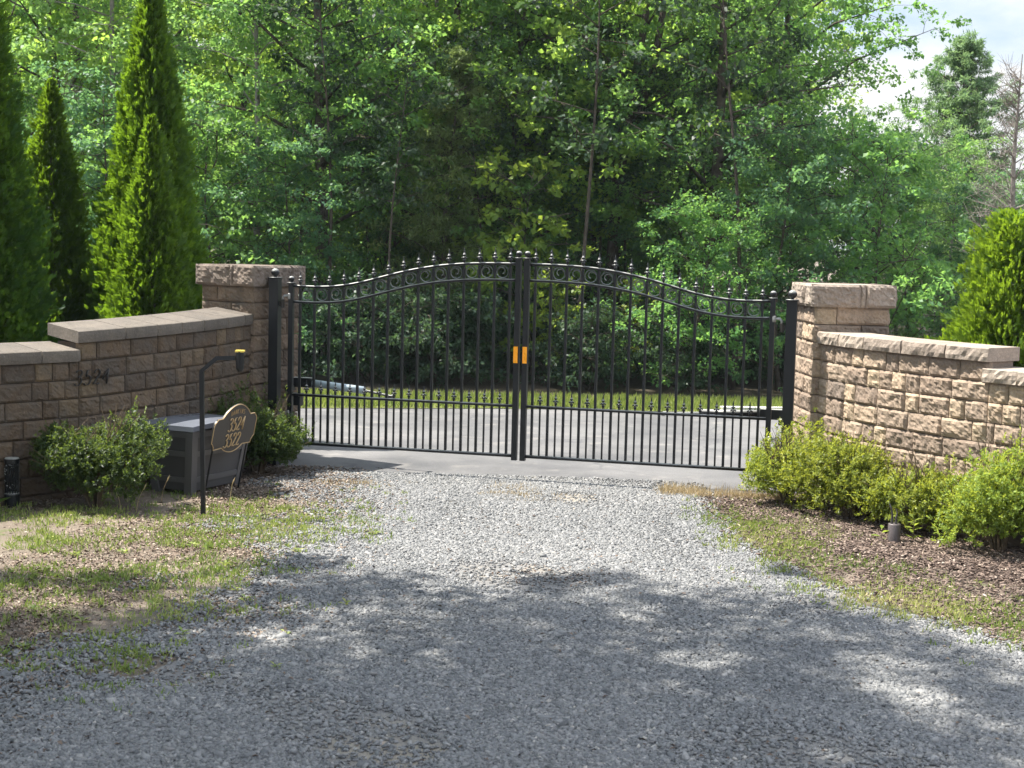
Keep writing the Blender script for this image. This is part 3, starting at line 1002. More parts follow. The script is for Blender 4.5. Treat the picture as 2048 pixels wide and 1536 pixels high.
def pillar(label, corner, ang, w, cw, H, rough, mat, capm):
    """corner = front left or front corner; ang = direction of the front face"""
    t = thing('stone_pillar', label, 'pillar', (corner[0], corner[1], 0), ang)
    zf = lambda s: 0.0
    d = (cw - w) / 2
    hb = H - 0.20
    n = 11
    ch = hb / n

    def ring(mb, x0, w_, z0, z1, seqs, rr, y0):
        cs = [(x0, y0), (x0 + w_, y0), (x0 + w_, y0 + w_), (x0, y0 + w_)]
        for k in range(4):
            p = Path([cs[k], cs[(k + 1) % 4]], 'R')
            s = 0.0
            for f in seqs[k]:
                e = s + f * w_
                block(mb, p, s, min(e, p.len), z0, z1, zf, rr, 0.06)
                s = e
    mb = MB()
    for c in range(n):
        f = 0.62 + random.uniform(-0.1, 0.12)
        sq = [[f, 1 - f], [1 - f, f], [f, 1 - f], [1 - f, f]] if c % 2 else [[1 - f, f], [f, 1 - f], [1 - f, f], [f, 1 - f]]
        if c == n - 1: sq = [[0.3, 0.7], [0.5, 0.5], [0.3, 0.7], [0.5, 0.5]]
        ring(mb, d, w, c * ch - 0.0, (c + 1) * ch, sq, rough, d)
    mb.box((d + w / 2, d + w / 2, hb / 2), (w - 0.06, w - 0.06, hb), 0.1)
    mb.build('shaft', mat, t)
    mb = MB()
    ring(mb, 0, cw, hb, H, [[0.58, 0.06, 0.36], [0.7, 0.3], [0.5, 0.5], [0.7, 0.3]], rough * 1.1, 0)
    mb.box((cw / 2, cw / 2, H - 0.105), (cw - 0.03, cw - 0.03, 0.194), 0.7)
    mb.build('cap', capm, t)
    return t


pa = math.radians(31.6)
# left pillar: its near corner stands at (-2.44, 14.1); the front face runs off to the left of it
cL = Vector((-2.44, 14.10)) + Vector((-math.cos(pa), math.sin(pa))) * 0.75
pillar('square stone pillar in shade on the left side of the gate', (cL.x, cL.y), -pa, 0.66, 0.75, 1.91, 1.0, MT['stone_pillar'], MT['cap_shaded'])
pillar('square stone pillar in sun on the right side of the gate', (2.565, 12.97), math.radians(2.8), 0.66, 0.75, 1.89, 1.0, MT['stone'], MT['coping'])

# ------------------------------------------------------------------ glyph strokes
GL = {
    '3': [[(0.06, 0.86), (0.16, 0.97), (0.33, 1.0), (0.47, 0.92), (0.50, 0.78), (0.42, 0.64), (0.24, 0.55)],
          [(0.24, 0.55), (0.44, 0.49), (0.53, 0.33), (0.48, 0.13), (0.32, 0.01), (0.12, 0.02), (0.02, 0.14)]],
    '5': [[(0.50, 0.99), (0.20, 0.97)], [(0.20, 0.97), (0.13, 0.56)],
          [(0.13, 0.56), (0.30, 0.62), (0.46, 0.54), (0.52, 0.34), (0.46, 0.12), (0.30, 0.01), (0.12, 0.02), (0.02, 0.12)]],
    '2': [[(0.06, 0.76), (0.10, 0.93), (0.26, 1.0), (0.42, 0.95), (0.50, 0.79), (0.43, 0.58), (0.25, 0.33), (0.04, 0.04)],
          [(0.04, 0.04), (0.20, 0.09), (0.38, 0.01), (0.53, 0.10)]],
    '4': [[(0.42, 1.0), (0.02, 0.33), (0.56, 0.33)], [(0.42, 1.0), (0.40, 0.0)]],
    'H': [[(0.05, 0), (0.05, 1)], [(0.5, 0), (0.5, 1)], [(0.05, 0.5), (0.5, 0.5)]],
    'A': [[(0.0, 0), (0.27, 1), (0.54, 0)], [(0.1, 0.36), (0.44, 0.36)]],
    'N': [[(0.05, 0), (0.05, 1), (0.5, 0), (0.5, 1)]],
    'K': [[(0.05, 0), (0.05, 1)], [(0.5, 1), (0.06, 0.45), (0.52, 0)]],
    'I': [[(0.25, 0), (0.25, 1)]],
    'S': [[(0.48, 0.86), (0.30, 1.0), (0.08, 0.86), (0.14, 0.60), (0.42, 0.42), (0.48, 0.16), (0.27, 0.0), (0.03, 0.13)]],
}


def smooth_poly(pts, m=4):
    if len(pts) < 4: return pts
    P = [Vector(p) for p in pts]; out = []
    n = len(P)
    for i in range(n - 1):
        p0, p1, p2, p3 = P[max(i - 1, 0)], P[i], P[i + 1], P[min(i + 2, n - 1)]
        for k in range(m):
            t = k / m
            out.append(0.5 * ((2 * p1) + (p2 - p0) * t + (2 * p0 - 5 * p1 + 4 * p2 - p3) * t * t + (3 * p1 - p0 - 3 * p2 + p3) * t ** 3))
    out.append(P[-1])
    return out


def text_strokes(mb, txt, x, y, h, adv, wr, fn, thick, slant=0.14, sharp='HANKI4'):
    """strokes of a word; fn maps flat (x,y) to 3D; nib gives thick and thin strokes"""
    for ch in txt:
        for st in GL[ch]:
            pts = [(p[0], p[1]) for p in st] if ch in sharp else smooth_poly(st)
            P2 = [(x + (p[0] * wr + p[1] * slant) * h, y + p[1] * h) for p in pts]
            if ch in sharp:
                segs = [[P2[i], P2[i + 1]] for i in range(len(P2) - 1)]
            else:
                segs = [P2]
            for sg in segs:
                rad = []
                for i in range(len(sg)):
                    a = sg[max(i - 1, 0)]; b = sg[min(i + 1, len(sg) - 1)]
                    dx, dy = b[0] - a[0], b[1] - a[1]
                    l = math.hypot(dx, dy) or 1
                    rad.append(thick * (0.42 + 0.75 * abs(dy / l)))
                mb.tube([fn(*p) for p in sg], rad, 6)
        x += adv * h


# house number on the wall (proud metal numerals)
sa = PL.find(-3.60, 12.20)
hn = MB()
x0 = 0.0
sD = sL + 0.02


def wallpt(u, v):
    x, y = PL.at(sD - u + 0.045, 0.022)
    return Vector((x, y, v))


text_strokes(hn, '3524', 0.0, 0.925, 0.125, 0.72, 1.0, wallpt, 0.0075, 0.16)
ob = hn.build('house_number', MT['numeral'], wl, True)

# ------------------------------------------------------------------ gate
ZT = np.array([(0.0, 1.990), (0.30, 1.987), (0.50, 1.980), (0.62, 1.971), (0.78, 1.954), (0.92, 1.932), (1.07, 1.903), (1.20, 1.872),
               (1.36, 1.828), (1.52, 1.784), (1.66, 1.753), (1.82, 1.730), (1.98, 1.721), (2.12, 1.722), (2.26, 1.726)])


def ztop(t):
    return float(np.interp(t, ZT[:, 0], ZT[:, 1]))


def zt(t):
    return (ztop(t - 0.05) + ztop(t) + ztop(t + 0.05)) / 3 if 0.05 < t < 2.2 else ztop(t)


FIN = MB()
FIN.lathe([(0.004, -0.004), (0.012, 0.002), (0.014, 0.012), (0.012, 0.020), (0.006, 0.026), (0.006, 0.030), (0.020, 0.034), (0.020, 0.038), (0.010, 0.042),
           (0.008, 0.050), (0.017, 0.056), (0.017, 0.060), (0.009, 0.064), (0.006, 0.085), (0.002, 0.112), (0.0005, 0.114)], seg=8)
for sx in (-1, 1):
    FIN.lathe([(0.001, -0.008), (0.007, -0.004), (0.007, 0.004), (0.001, 0.008)], (sx * 0.018, 0, 0.030), 6)
    FIN.lathe([(0.001, -0.008), (0.007, -0.004), (0.007, 0.004), (0.001, 0.008)], (0, sx * 0.018, 0.030), 6)
FIN_ME = FIN.mesh('spear_finial', MT['iron'], True)
BALL = MB()
BALL.box((0, 0, 0.006), (0.066, 0.066, 0.012))
BALL.lathe([(0.012, 0.010), (0.012, 0.020), (0.020, 0.024), (0.027, 0.033), (0.029, 0.045), (0.026, 0.058), (0.016, 0.068), (0.003, 0.072)], seg=14)
BALL_ME = BALL.mesh('ball_cap', MT['iron'], True)


def gate_leaf(sgn, label):
    """sgn -1: left leaf, +1: right leaf; local x runs along the gate from the hinge stile"""
    t = thing('gate_leaf', label, 'gate', gpt(sgn * 2.25), GA, 'pair of gate leaves')
    X = lambda q: sgn * (q - 2.25)          # q = distance from the gate's middle
    zb, zm = 0.235, 0.695
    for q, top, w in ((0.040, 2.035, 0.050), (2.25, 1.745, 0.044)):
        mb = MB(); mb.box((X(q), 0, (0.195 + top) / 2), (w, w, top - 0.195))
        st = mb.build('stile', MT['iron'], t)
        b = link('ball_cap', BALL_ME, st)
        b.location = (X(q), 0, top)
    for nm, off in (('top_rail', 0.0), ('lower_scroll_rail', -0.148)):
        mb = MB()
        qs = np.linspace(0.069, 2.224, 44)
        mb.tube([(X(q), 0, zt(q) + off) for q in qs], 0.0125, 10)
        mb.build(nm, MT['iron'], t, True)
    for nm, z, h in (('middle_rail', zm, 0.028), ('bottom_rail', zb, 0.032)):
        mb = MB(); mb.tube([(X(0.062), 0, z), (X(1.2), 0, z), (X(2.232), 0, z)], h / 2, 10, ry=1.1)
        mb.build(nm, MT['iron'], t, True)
    q0, dq = 0.118, 0.1458
    for i in range(15):
        q = q0 + i * dq
        z1 = zt(q)
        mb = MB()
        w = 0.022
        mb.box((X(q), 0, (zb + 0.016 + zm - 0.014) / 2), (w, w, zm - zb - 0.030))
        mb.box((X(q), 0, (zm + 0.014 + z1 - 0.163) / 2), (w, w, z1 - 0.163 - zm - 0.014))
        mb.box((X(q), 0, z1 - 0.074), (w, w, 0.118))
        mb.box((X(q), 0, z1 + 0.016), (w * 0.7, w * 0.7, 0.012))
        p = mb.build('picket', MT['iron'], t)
        f = link('spear_finial', FIN_ME, p); f.location = (X(q), 0, z1 + 0.022); f.scale = (1.08, 1.08, 1.08)
    for i in range(14):
        q = q0 + (i + 0.5) * dq
        mb = MB()
        mb.box((X(q), 0, (zb + 0.016 + zm - 0.014) / 2), (0.015, 0.015, zm - zb - 0.030))
        mb.box((X(q), 0, zm + 0.020), (0.013, 0.013, 0.012))
        p = mb.build('short_picket', MT['iron'], t)
        f = link('spear_finial', FIN_ME, p); f.location = (X(q), 0, zm + 0.026); f.scale = (1.05, 1.05, 1.05)
        # C scroll in the band
        zc = zt(q) - 0.074
        mb = MB()
        pts = []; N = 34
        for k in range(N + 1):
            a = k / N
            ang = -0.45 + a * 1.72 * 2 * PI
            r = 0.055 if a < 0.58 else 0.055 - (a - 0.58) / 0.42 * 0.034
            cxx = 0 if a < 0.58 else (a - 0.58) / 0.42 * 0.010
            pts.append((X(q) + sgn * (cxx + r * math.cos(ang)), 0, zc + r * math.sin(ang)))
        mb.tube(pts, 0.0046, 4, ry=1.8)
        mb.build('scroll', MT['scroll'], t)
    mb = MB(); mb.box((X(0.043), -0.033, 1.165), (0.040, 0.006, 0.150))
    mb.build('reflector', MT['orange'], t)
    return t


gate_leaf(-1, 'left leaf of the black arched iron driveway gate')
gate_leaf(1, 'right leaf of the black arched iron driveway gate')


def gate_post(sgn, top, label):
    t = thing('gate_post', label, 'post', gpt(sgn * 2.415, 0.0), GA, 'black steel gate posts')
    mb = MB(); mb.box((0, 0, top / 2 - 0.05), (0.092, 0.092, top + 0.1))
    mb.build('post', MT['iron'], t)
    mb = MB()
    mb.box((0, 0, top + 0.006), (0.106, 0.106, 0.013))
    mb.lathe([(0.014, 0.010), (0.014, 0.022), (0.030, 0.030), (0.040, 0.048), (0.040, 0.062), (0.030, 0.082), (0.014, 0.092), (0.003, 0.094)], (0, 0, top), 14)
    mb.build('ball_cap', MT['iron'], t, True)
    # hinges: threaded bolt from the stile, bent into a barrel
    for z in (top - 0.16, 0.52):
        mb = MB()
        mb.tube([(-sgn * 0.185, -0.01, z), (-sgn * 0.100, -0.01, z), (-sgn * 0.082, -0.01, z - 0.02), (-sgn * 0.082, -0.01, z - 0.05)], 0.012, 8)
        mb.lathe([(0.016, -0.05), (0.018, -0.045), (0.018, 0.0), (0.016, 0.005)], (-sgn * 0.150, -0.01, z + 0.02), 8)
        h = mb.build('hinge_bolt', MT['steel'], t, True)
        mb = MB()
        mb.lathe([(0.017, 0), (0.02, 0.004), (0.02, 0.075), (0.017, 0.08)], (-sgn * 0.080, -0.01, z - 0.115), 8)
        mb.box((-sgn * 0.062, -0.01, z - 0.075), (0.022, 0.02, 0.05))
        mb.build('hinge_barrel', MT['numeral'], t)
    return t


gate_post(-1, 1.79, 'black square steel post with a ball cap against the left pillar')
gate_post(1, 1.735, 'black square steel post with a ball cap against the right pillar')

# gate operators behind the leaves
def opener(sgn, label, tubemat):
    t = thing('gate_opener', label, 'gate opener', gpt(sgn * 2.33, -0.12, 0.0), GA, 'gate opener arms')
    z0 = 0.78 if sgn < 0 else 0.70
    z1 = 0.70 if sgn < 0 else 0.675
    y0, y1 = 0.20, 0.10
    mb = MB()
    mb.tube([(-sgn * 0.17, y0, z0), (-sgn * 0.72, (y0 + y1) / 2, (z0 + z1) / 2)], 0.036, 12)
    mb.build('actuator_tube', tubemat, t, True)
    mb = MB()
    mb.tube([(-sgn * 0.72, (y0 + y1) / 2, (z0 + z1) / 2), (-sgn * 1.02, y1, z1)], 0.011, 8)
    mb.box((-sgn * 1.03, y1 - 0.03, z1), (0.03, 0.12, 0.03))
    mb.build('push_rod', MT['steel'] if sgn > 0 else MT['iron'], t)
    mb = MB()
    mb.box((-sgn * 0.08, y0, z0 + 0.005), (0.20, 0.10, 0.09))
    mb.box((sgn * 0.02, y0 - 0.09, z0 - 0.05), (0.05, 0.14, 0.05))
    if sgn < 0:
        mb.box((-sgn * 0.03, y0 - 0.02, z0 - 0.16), (0.10, 0.06, 0.12))
    mb.build('bracket', MT['iron'], t)
    return t


opener(-1, 'opener arm with pale blue tube behind the left gate leaf', MT['bluegrey'])
opener(1, 'opener arm with dark tube behind the right gate leaf', MT['iron'])

kb = MB()
kb.box((4.1, 20.10, 0.035), (2.6, 0.16, 0.09), 0.5, Matrix.Rotation(math.radians(6), 3, 'Z'))
tag(kb.build('concrete_kerb', MT['concrete']), 'pale concrete kerb at the far right edge of the asphalt', 'kerb')

# ------------------------------------------------------------------ deck box
def deck_box():
    F = Vector((-2.632, 12.33)); v = Vector((0.44, 0.90)).normalized(); u = Vector((-0.90, 0.44)).normalized()
    ang = math.atan2(v.y, v.x)
    t = thing('deck_box', 'dark grey plastic storage box standing against the left wall', 'storage box', (F.x, F.y, 0), ang)
    L, Wd, H = 0.85, 0.58, 0.545
    ins = 0.075     # taper towards the ground

    def P(fx, fy, z, out=0.0):
        """fx 0..1 along, fy 0..1 across"""
        k = 0.03 + ins * (1 - z / H)
        x = k + (L - 2 * k) * fx + out * (1 if fx > 0.5 else -1)
        y = k + (Wd - 2 * k) * fy + out * (1 if fy > 0.5 else -1)
        return (x, y, z)
    mb = MB()
    mb.hexa([P(0, 0, 0.03), P(1, 0, 0.03), P(1, 1, 0.03), P(0, 1, 0.03), P(0, 0, H), P(1, 0, H), P(1, 1, H), P(0, 1, H)])
    mb.build('body', MT['plastic'], t)
    # corner posts
    for fx in (0, 1):
        for fy in (0, 1):
            mb = MB()
            w = 0.055
            q = []
            for z in (0.0, H):
                x, y, _ = P(fx, fy, z)
                dx = w if fx == 0 else -w; dy = w if fy == 0 else -w
                ox = -0.018 if fx == 0 else 0.018; oy = -0.018 if fy == 0 else 0.018
                xs = sorted((x + ox, x + dx)); ysr = sorted((y + oy, y + dy))
                q += [(xs[0], ysr[0], z), (xs[1], ysr[0], z), (xs[1], ysr[1], z), (xs[0], ysr[1], z)]
            mb.hexa(q)
            mb.build('corner_post', MT['rail'], t)
    # rails on each side
    for z, h in ((0.10, 0.045), (0.325, 0.045), (0.49, 0.05)):
        mb = MB()
        for (a, b) in (((0, 0), (1, 0)), ((0, 1), (1, 1)), ((0, 0), (0, 1)), ((1, 0), (1, 1))):
            q = []
            for zz in (z, z + h):
                pa_, pb_ = Vector(P(a[0], a[1], zz)), Vector(P(b[0], b[1], zz))
                d = (pb_ - pa_).normalized()
                pa2 = pa_ + d * 0.056; pb2 = pb_ - d * 0.056
                if a[1] == b[1]:
                    o = Vector((0, -0.013 if a[1] == 0 else 0.013, 0))
                else:
                    o = Vector((-0.013 if a[0] == 0 else 0.013, 0, 0))
                q += [pa2 + o, pb2 + o, pb2 - o * 1.2, pa2 - o * 1.2]
            mb.hexa(q)
        mb.build('side_rail', MT['rail'], t)
    # lid, gently crowned with a lip
    mb = MB()
    nx, ny = 12, 8
    V = []; Fc = []
    for j in range(ny + 1):
        for i in range(nx + 1):
            fx, fy = i / nx, j / ny
            z = H + 0.045 + 0.022 * (1 - (2 * fx - 1) ** 2) * (1 - 0.3 * (2 * fy - 1) ** 2)
            V.append((L * fx, Wd * fy, z))
    for j in range(ny):
        for i in range(nx):
            a = j * (nx + 1) + i
            Fc.append((a, a + 1, a + nx + 2, a + nx + 1))
    n0 = len(V)
    rim = [i for i in range(nx + 1)] + [(j) * (nx + 1) + nx for j in range(1, ny + 1)] + [ny * (nx + 1) + i for i in range(nx - 1, -1, -1)] + [j * (nx + 1) for j in range(ny - 1, 0, -1)]
    for r_ in rim:
        x, y, z = V[r_]
        V.append((x, y, z - 0.042))
    m = len(rim)
    for k in range(m):
        Fc.append((rim[k], n0 + k, n0 + (k + 1) % m, rim[(k + 1) % m]))
    for r_ in rim:
        x, y, z = V[r_]
        V.append((L / 2 + (x - L / 2) * 0.93, Wd / 2 + (y - Wd / 2) * 0.9, z - 0.042))
    for k in range(m):
        Fc.append((n0 + k, n0 + m + k, n0 + m + (k + 1) % m, n0 + (k + 1) % m))
    mb.add(V, Fc)
    mb.build('lid', MT['lid'], t)
    return t


deck_box()

# ------------------------------------------------------------------ address sign on stakes
def address_sign():
    fA = Vector((-2.53, 12.38, 0.0)); v = Vector((0.44, 0.90, 0)).normalized()
    nrm = Vector((0.90, -0.44, 0)).normalized()
    t = thing('address_sign', 'bronze plaque sign with gold numbers leaning beside the storage box', 'sign', fA)
    lean = math.radians(13.5)
    upv = Vector((0, 0, 1)) * math.cos(lean) + nrm * math.sin(lean)
    rr = math.radians(2.0)
    hx = v * math.cos(rr) + upv * math.sin(rr)
    hy = upv * math.cos(rr) - v * math.sin(rr)
    nn = hx.cross(hy).normalized()
    if nn.dot(nrm) < 0: nn = -nn
    Cc = Vector((-2.345, 12.60, 0.535)) - fA        # middle of the plaque, local

    def fn(x, y, off=0.0):
        return Cc + hx * x + hy * y + nn * off
    a, b = 0.295, 0.130
    half = []
    half.append((a, -b + 0.055)); half.append((a, b - 0.055))
    for k in range(1, 5):
        an = PI + k / 5 * PI / 2
        half.append((a + 0.0 + 0.035 * math.cos(an) * 0 - 0.038 * (k / 5), b - 0.055 + 0.055 * (k / 5) ** 0.5 * 0.9))
    half.append((a - 0.040, b + 0.003)); half.append((a - 0.105, b + 0.004))
    topc = []
    for k in range(0, 13):
        f = k / 12
        x = (a - 0.115) * (1 - 2 * f)
        topc.append((x, b + 0.016 + 0.095 * math.sin(PI * f) ** 0.8))
    lefth = [(-x, y) for x, y in half[::-1]]
    botc = []
    lower_r = [(-a, -b + 0.055)]
    outline = half + topc + lefth
    bot = [(-a + 0.012, -b + 0.050), (-a + 0.034, -b + 0.020), (-a + 0.038, -b - 0.008), (-a + 0.14, -b - 0.004)]
    for k in range(0, 11):
        f = k / 10
        x = -(a - 0.155) * (1 - 2 * f)
        bot.append((x, -b - 0.006 - 0.052 * math.sin(PI * f) ** 0.8))
    bot += [(a - 0.14, -b - 0.004), (a - 0.038, -b - 0.008), (a - 0.034, -b + 0.020), (a - 0.012, -b + 0.050)]
    outline += bot
    n = len(outline)
    mb = MB()
    Vv = [fn(x, y, 0.006) for x, y in outline] + [fn(x, y, -0.006) for x, y in outline]
    Fv = [tuple(range(n)), tuple(range(2 * n - 1, n - 1, -1))] + [(i, i + n, (i + 1) % n + n, (i + 1) % n) for i in range(n)]
    mb.add(Vv, Fv)
    mb.build('plaque', MT['bronze'], t)
    mb = MB()
    ring = [fn(x * 0.985, y * 0.985, 0.007) for x, y in outline]
    mb.tube(ring + [ring[0]], 0.0048, 5)
    mb.build('border', MT['gold'], t)
    f6 = lambda x, y: fn(x, y, 0.009)
    mb = MB()
    text_strokes(mb, '3524', -0.098, 0.004, 0.118, 0.47, 0.68, f6, 0.0060, 0.08)
    text_strokes(mb, '3522', -0.122, -0.136, 0.118, 0.47, 0.68, f6, 0.0060, 0.08)
    mb.build('numbers', MT['gold'], t, True)
    mb = MB()
    for i, ch in enumerate('HANKINS'):
        x = -0.088 + i * 0.028
        yy = 0.142 + 0.016 * (1 - ((i - 3) / 3.3) ** 2)
        text_strokes(mb, ch, x, yy, 0.040, 1, 0.85, f6, 0.0020, 0.0)
    mb.build('name_letters', MT['gold'], t)
    for x in (-0.235, 0.235):
        p = fn(x, 0.0, -0.010)
        k = (p.z + 0.0) / hy.z
        foot = p - hy * k
        mb = MB()
        mb.tube([foot - hy * 0.03, p + hy * 0.06], 0.008, 6)
        mb.build('stake', MT['iron'], t)
    return t


address_sign()

# ------------------------------------------------------------------ lamp arm over the sign
t = thing('sign_light', 'black bent metal post with a small downlight above the plaque', 'garden light', (-2.37, 11.50, 0))
mb = MB()
pth = [(0, 0, -0.05), (-0.012, 0, 0.6), (-0.02, 0, 1.135), (0.095, 0.005, 1.235), (0.235, 0.012, 1.240)]
mb.tube(pth, 0.0235, 4, square=True)
mb.build('post', MT['iron'], t)
mb = MB()
mb.tube([(0.272, 0.013, 1.155), (0.272, 0.013, 1.29)], [0.030, 0.034], 14)
mb.tube([(0.272, 0.013, 1.135), (0.272, 0.013, 1.156)], [0.018, 0.029], 14)
h = mb.build('lamp_head', MT['iron'], t)
mb = MB()
mb.box((0.272, 0.013, 1.294), (0.066, 0.066, 0.014))
mb.build('amber_top', MT['amber'], h)

# ------------------------------------------------------------------ small garden lights
t = thing('path_light', 'dark cylindrical lantern with leaf cut-outs beside the left wall', 'garden light', (-3.93, 11.72, 0))
mb = MB()
mb.lathe([(0.060, 0), (0.060, 0.10), (0.056, 0.11), (0.050, 0.115)], seg=16); mb.build('base', MT['iron'], t)
mb = MB()
random.seed(5)
R_ = 0.050
for k in range(16):
    a = 2 * PI * k / 16
    mb.tube([(R_ * math.cos(a), R_ * math.sin(a), 0.11), (R_ * math.cos(a + 0.25), R_ * math.sin(a + 0.25), 0.22), (R_ * math.cos(a - 0.1), R_ * math.sin(a - 0.1), 0.345)], 0.005, 4)
for k in range(46):
    a = random.uniform(0, 2 * PI); z = random.uniform(0.13, 0.33)
    mb.tube([((R_ + .001) * math.cos(a), (R_ + .001) * math.sin(a), z), ((R_ + .001) * math.cos(a + 0.28), (R_ + .001) * math.sin(a + 0.28), z + 0.02), ((R_ + .001) * math.cos(a + 0.5), (R_ + .001) * math.sin(a + 0.5), z + 0.012)], [0.002, 0.009, 0.002], 4)
mb.build('cut_out_screen', MT['iron'], t)
mb = MB(); mb.lathe([(0.056, 0.345), (0.058, 0.35), (0.058, 0.385), (0.052, 0.392), (0.001, 0.396)], seg=16); mb.build('cap', MT['iron'], t)

t = thing('spot_light', 'small dark canister light with bent stems beneath the right shrubs', 'garden light', (2.88, 11.06, 0))
mb = MB(); mb.lathe([(0.046, -0.02), (0.047, 0.0), (0.047, 0.150), (0.044, 0.156), (0.036, 0.157)], seg=18)
mb.build('canister', surf('brown_metal', (0.10, 0.085, 0.085), 0.5, 0.2, 0.4, 0.1, 20), t, True)
for pts in ([(-0.024, -0.01, 0.15), (-0.022, -0.01, 0.225), (-0.035, -0.01, 0.28), (-0.045, 0, 0.31)], [(0.012, 0.0, 0.15), (0.010, 0, 0.20), (0.018, 0, 0.235), (0.006, 0.01, 0.27)]):
    mb = MB(); mb.tube(pts, [0.010, 0.009, 0.006, 0.004], 6); mb.build('bent_stem', MT['bronze'], t)

# ------------------------------------------------------------------ shrubs
def shrub(loc, rx, ry, h, label, seed, mat, ncl=2300, leafL=0.031, vbias=0.0, group=None, spread=0.55):
    rg = np.random.default_rng(seed); rnd = random.Random(seed)
    t = thing('shrub', label, 'shrub', (loc[0], loc[1], 0), 0, group)
    mb = MB()
    tips = []
    for i in range(16):
        a = rnd.uniform(0, 2 * PI); el = rnd.uniform(0.3, 1.0)
        tip = Vector((rx * 0.8 * math.cos(a) * math.sqrt(1 - el * el * 0.8), ry * 0.8 * math.sin(a) * math.sqrt(1 - el * el * 0.8), h * (0.25 + 0.65 * el)))
        mid = Vector((tip.x * 0.35 + rnd.uniform(-.04, .04), tip.y * 0.35, tip.z * 0.45))
        mb.tube([(tip.x * 0.08, tip.y * 0.08, -0.02), mid, tip], [0.011, 0.007, 0.002], 5)
        for k in range(4):
            t2 = tip + Vector((rnd.uniform(-.15, .15), rnd.uniform(-.15, .15), rnd.uniform(-.05, .15)))
            mb.tube([mid.lerp(tip, rnd.uniform(0.2, 0.8)), t2], [0.004, 0.0015], 4)
    mb.build('stems', MT['twig'], t)
    # short leafy shoots standing on a lumpy, broken shell
    u = unit(rg.normal(0, 1, (ncl, 3)))
    u[:, 2] = np.abs(u[:, 2]) * 1.25 - 0.52
    u = unit(u)
    lump = np.zeros(ncl)
    for k in range(26):
        d = unit(rg.normal(0, 1, (1, 3)))[0]
        lump += np.maximum(0, (u @ d) - 0.80) * rg.uniform(-1.6, 2.3)
    r = (0.70 + lump) * (1 - spread * rg.uniform(0, 1, ncl) ** 1.5)
    C = np.stack([u[:, 0] * rx * 1.28 * r, u[:, 1] * ry * 1.28 * r, h * 0.40 + u[:, 2] * h * 0.70 * r], 1)
    # several uneven sub-crowns instead of one mound
    nl = 7
    la = rg.uniform(0, 2 * PI, nl) + np.arange(nl) * 2.4
    lr = rg.uniform(0.35, 0.75, nl); ls = rg.uniform(0.42, 0.68, nl); lh = rg.uniform(0.05, 0.50, nl)
    pick = rg.integers(0, nl, ncl)
    big = rg.uniform(0, 1, ncl) < 0.30
    k_ = np.where(big, 0.86, ls[pick])[:, None]
    off_ = np.stack([lr[pick] * np.cos(la[pick]) * rx, lr[pick] * np.sin(la[pick]) * ry, lh[pick] * h * 0.8], 1)
    C = C * k_ + np.where(big[:, None], 0, off_)
    C[:, 2] = np.maximum(C[:, 2], 0.04 + rg.uniform(0, 0.06, ncl))
    per = 11
    ax = unit(u * 0.55 + np.array([0, 0, 0.75]) + rg.normal(0, 0.38, (ncl, 3)))
    sl_ = rg.uniform(0.02, 0.065, ncl)
    long_ = rg.uniform(0, 1, ncl) < 0.05
    sl_ = np.where(long_ & (u[:, 2] > -0.1), rg.uniform(0.08, 0.17, ncl), sl_)
    tt = np.tile(np.linspace(0, 1, per), ncl)
    axr = np.repeat(ax, per, 0); n = len(axr)
    Cc = np.repeat(C, per, 0) + axr * (tt * np.repeat(sl_, per))[:, None]
    rd = unit(rg.normal(0, 1, (n, 3)))
    rd = unit(rd - axr * (rd * axr).sum(1, keepdims=True))
    D = unit(axr * (0.35 + 0.9 * tt[:, None]) + rd)
    Nn = unit(axr + rg.normal(0, 0.35, (n, 3)))
    A = np.clip(rg.beta(2, 2.6, n) * 0.62 + np.repeat(rg.normal(0, 0.13, ncl), per) + vbias + 0.16 * tt, 0, 1)
    A = np.where(np.repeat(long_, per), np.clip(A + 0.34, 0, 1), A)
    me = leaves('foliage', Cc, D, Nn, rg.uniform(0.6, 1.2, n) * leafL, rg.uniform(0.30, 0.46, n) * leafL, A, mat, 0.15)
    link('foliage', me, t)
    return t


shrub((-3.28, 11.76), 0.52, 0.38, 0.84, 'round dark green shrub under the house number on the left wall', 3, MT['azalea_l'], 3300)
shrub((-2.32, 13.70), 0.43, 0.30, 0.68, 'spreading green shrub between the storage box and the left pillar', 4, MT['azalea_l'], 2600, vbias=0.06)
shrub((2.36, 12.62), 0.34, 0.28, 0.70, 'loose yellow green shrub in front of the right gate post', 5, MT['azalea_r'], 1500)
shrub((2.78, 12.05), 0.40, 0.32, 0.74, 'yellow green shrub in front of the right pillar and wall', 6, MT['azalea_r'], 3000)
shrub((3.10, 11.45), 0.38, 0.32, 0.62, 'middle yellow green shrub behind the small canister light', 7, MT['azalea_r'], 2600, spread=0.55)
shrub((3.58, 10.80), 0.50, 0.38, 0.84, 'large yellow green shrub at the right edge under the lower coping', 8, MT['azalea_r'], 3300)


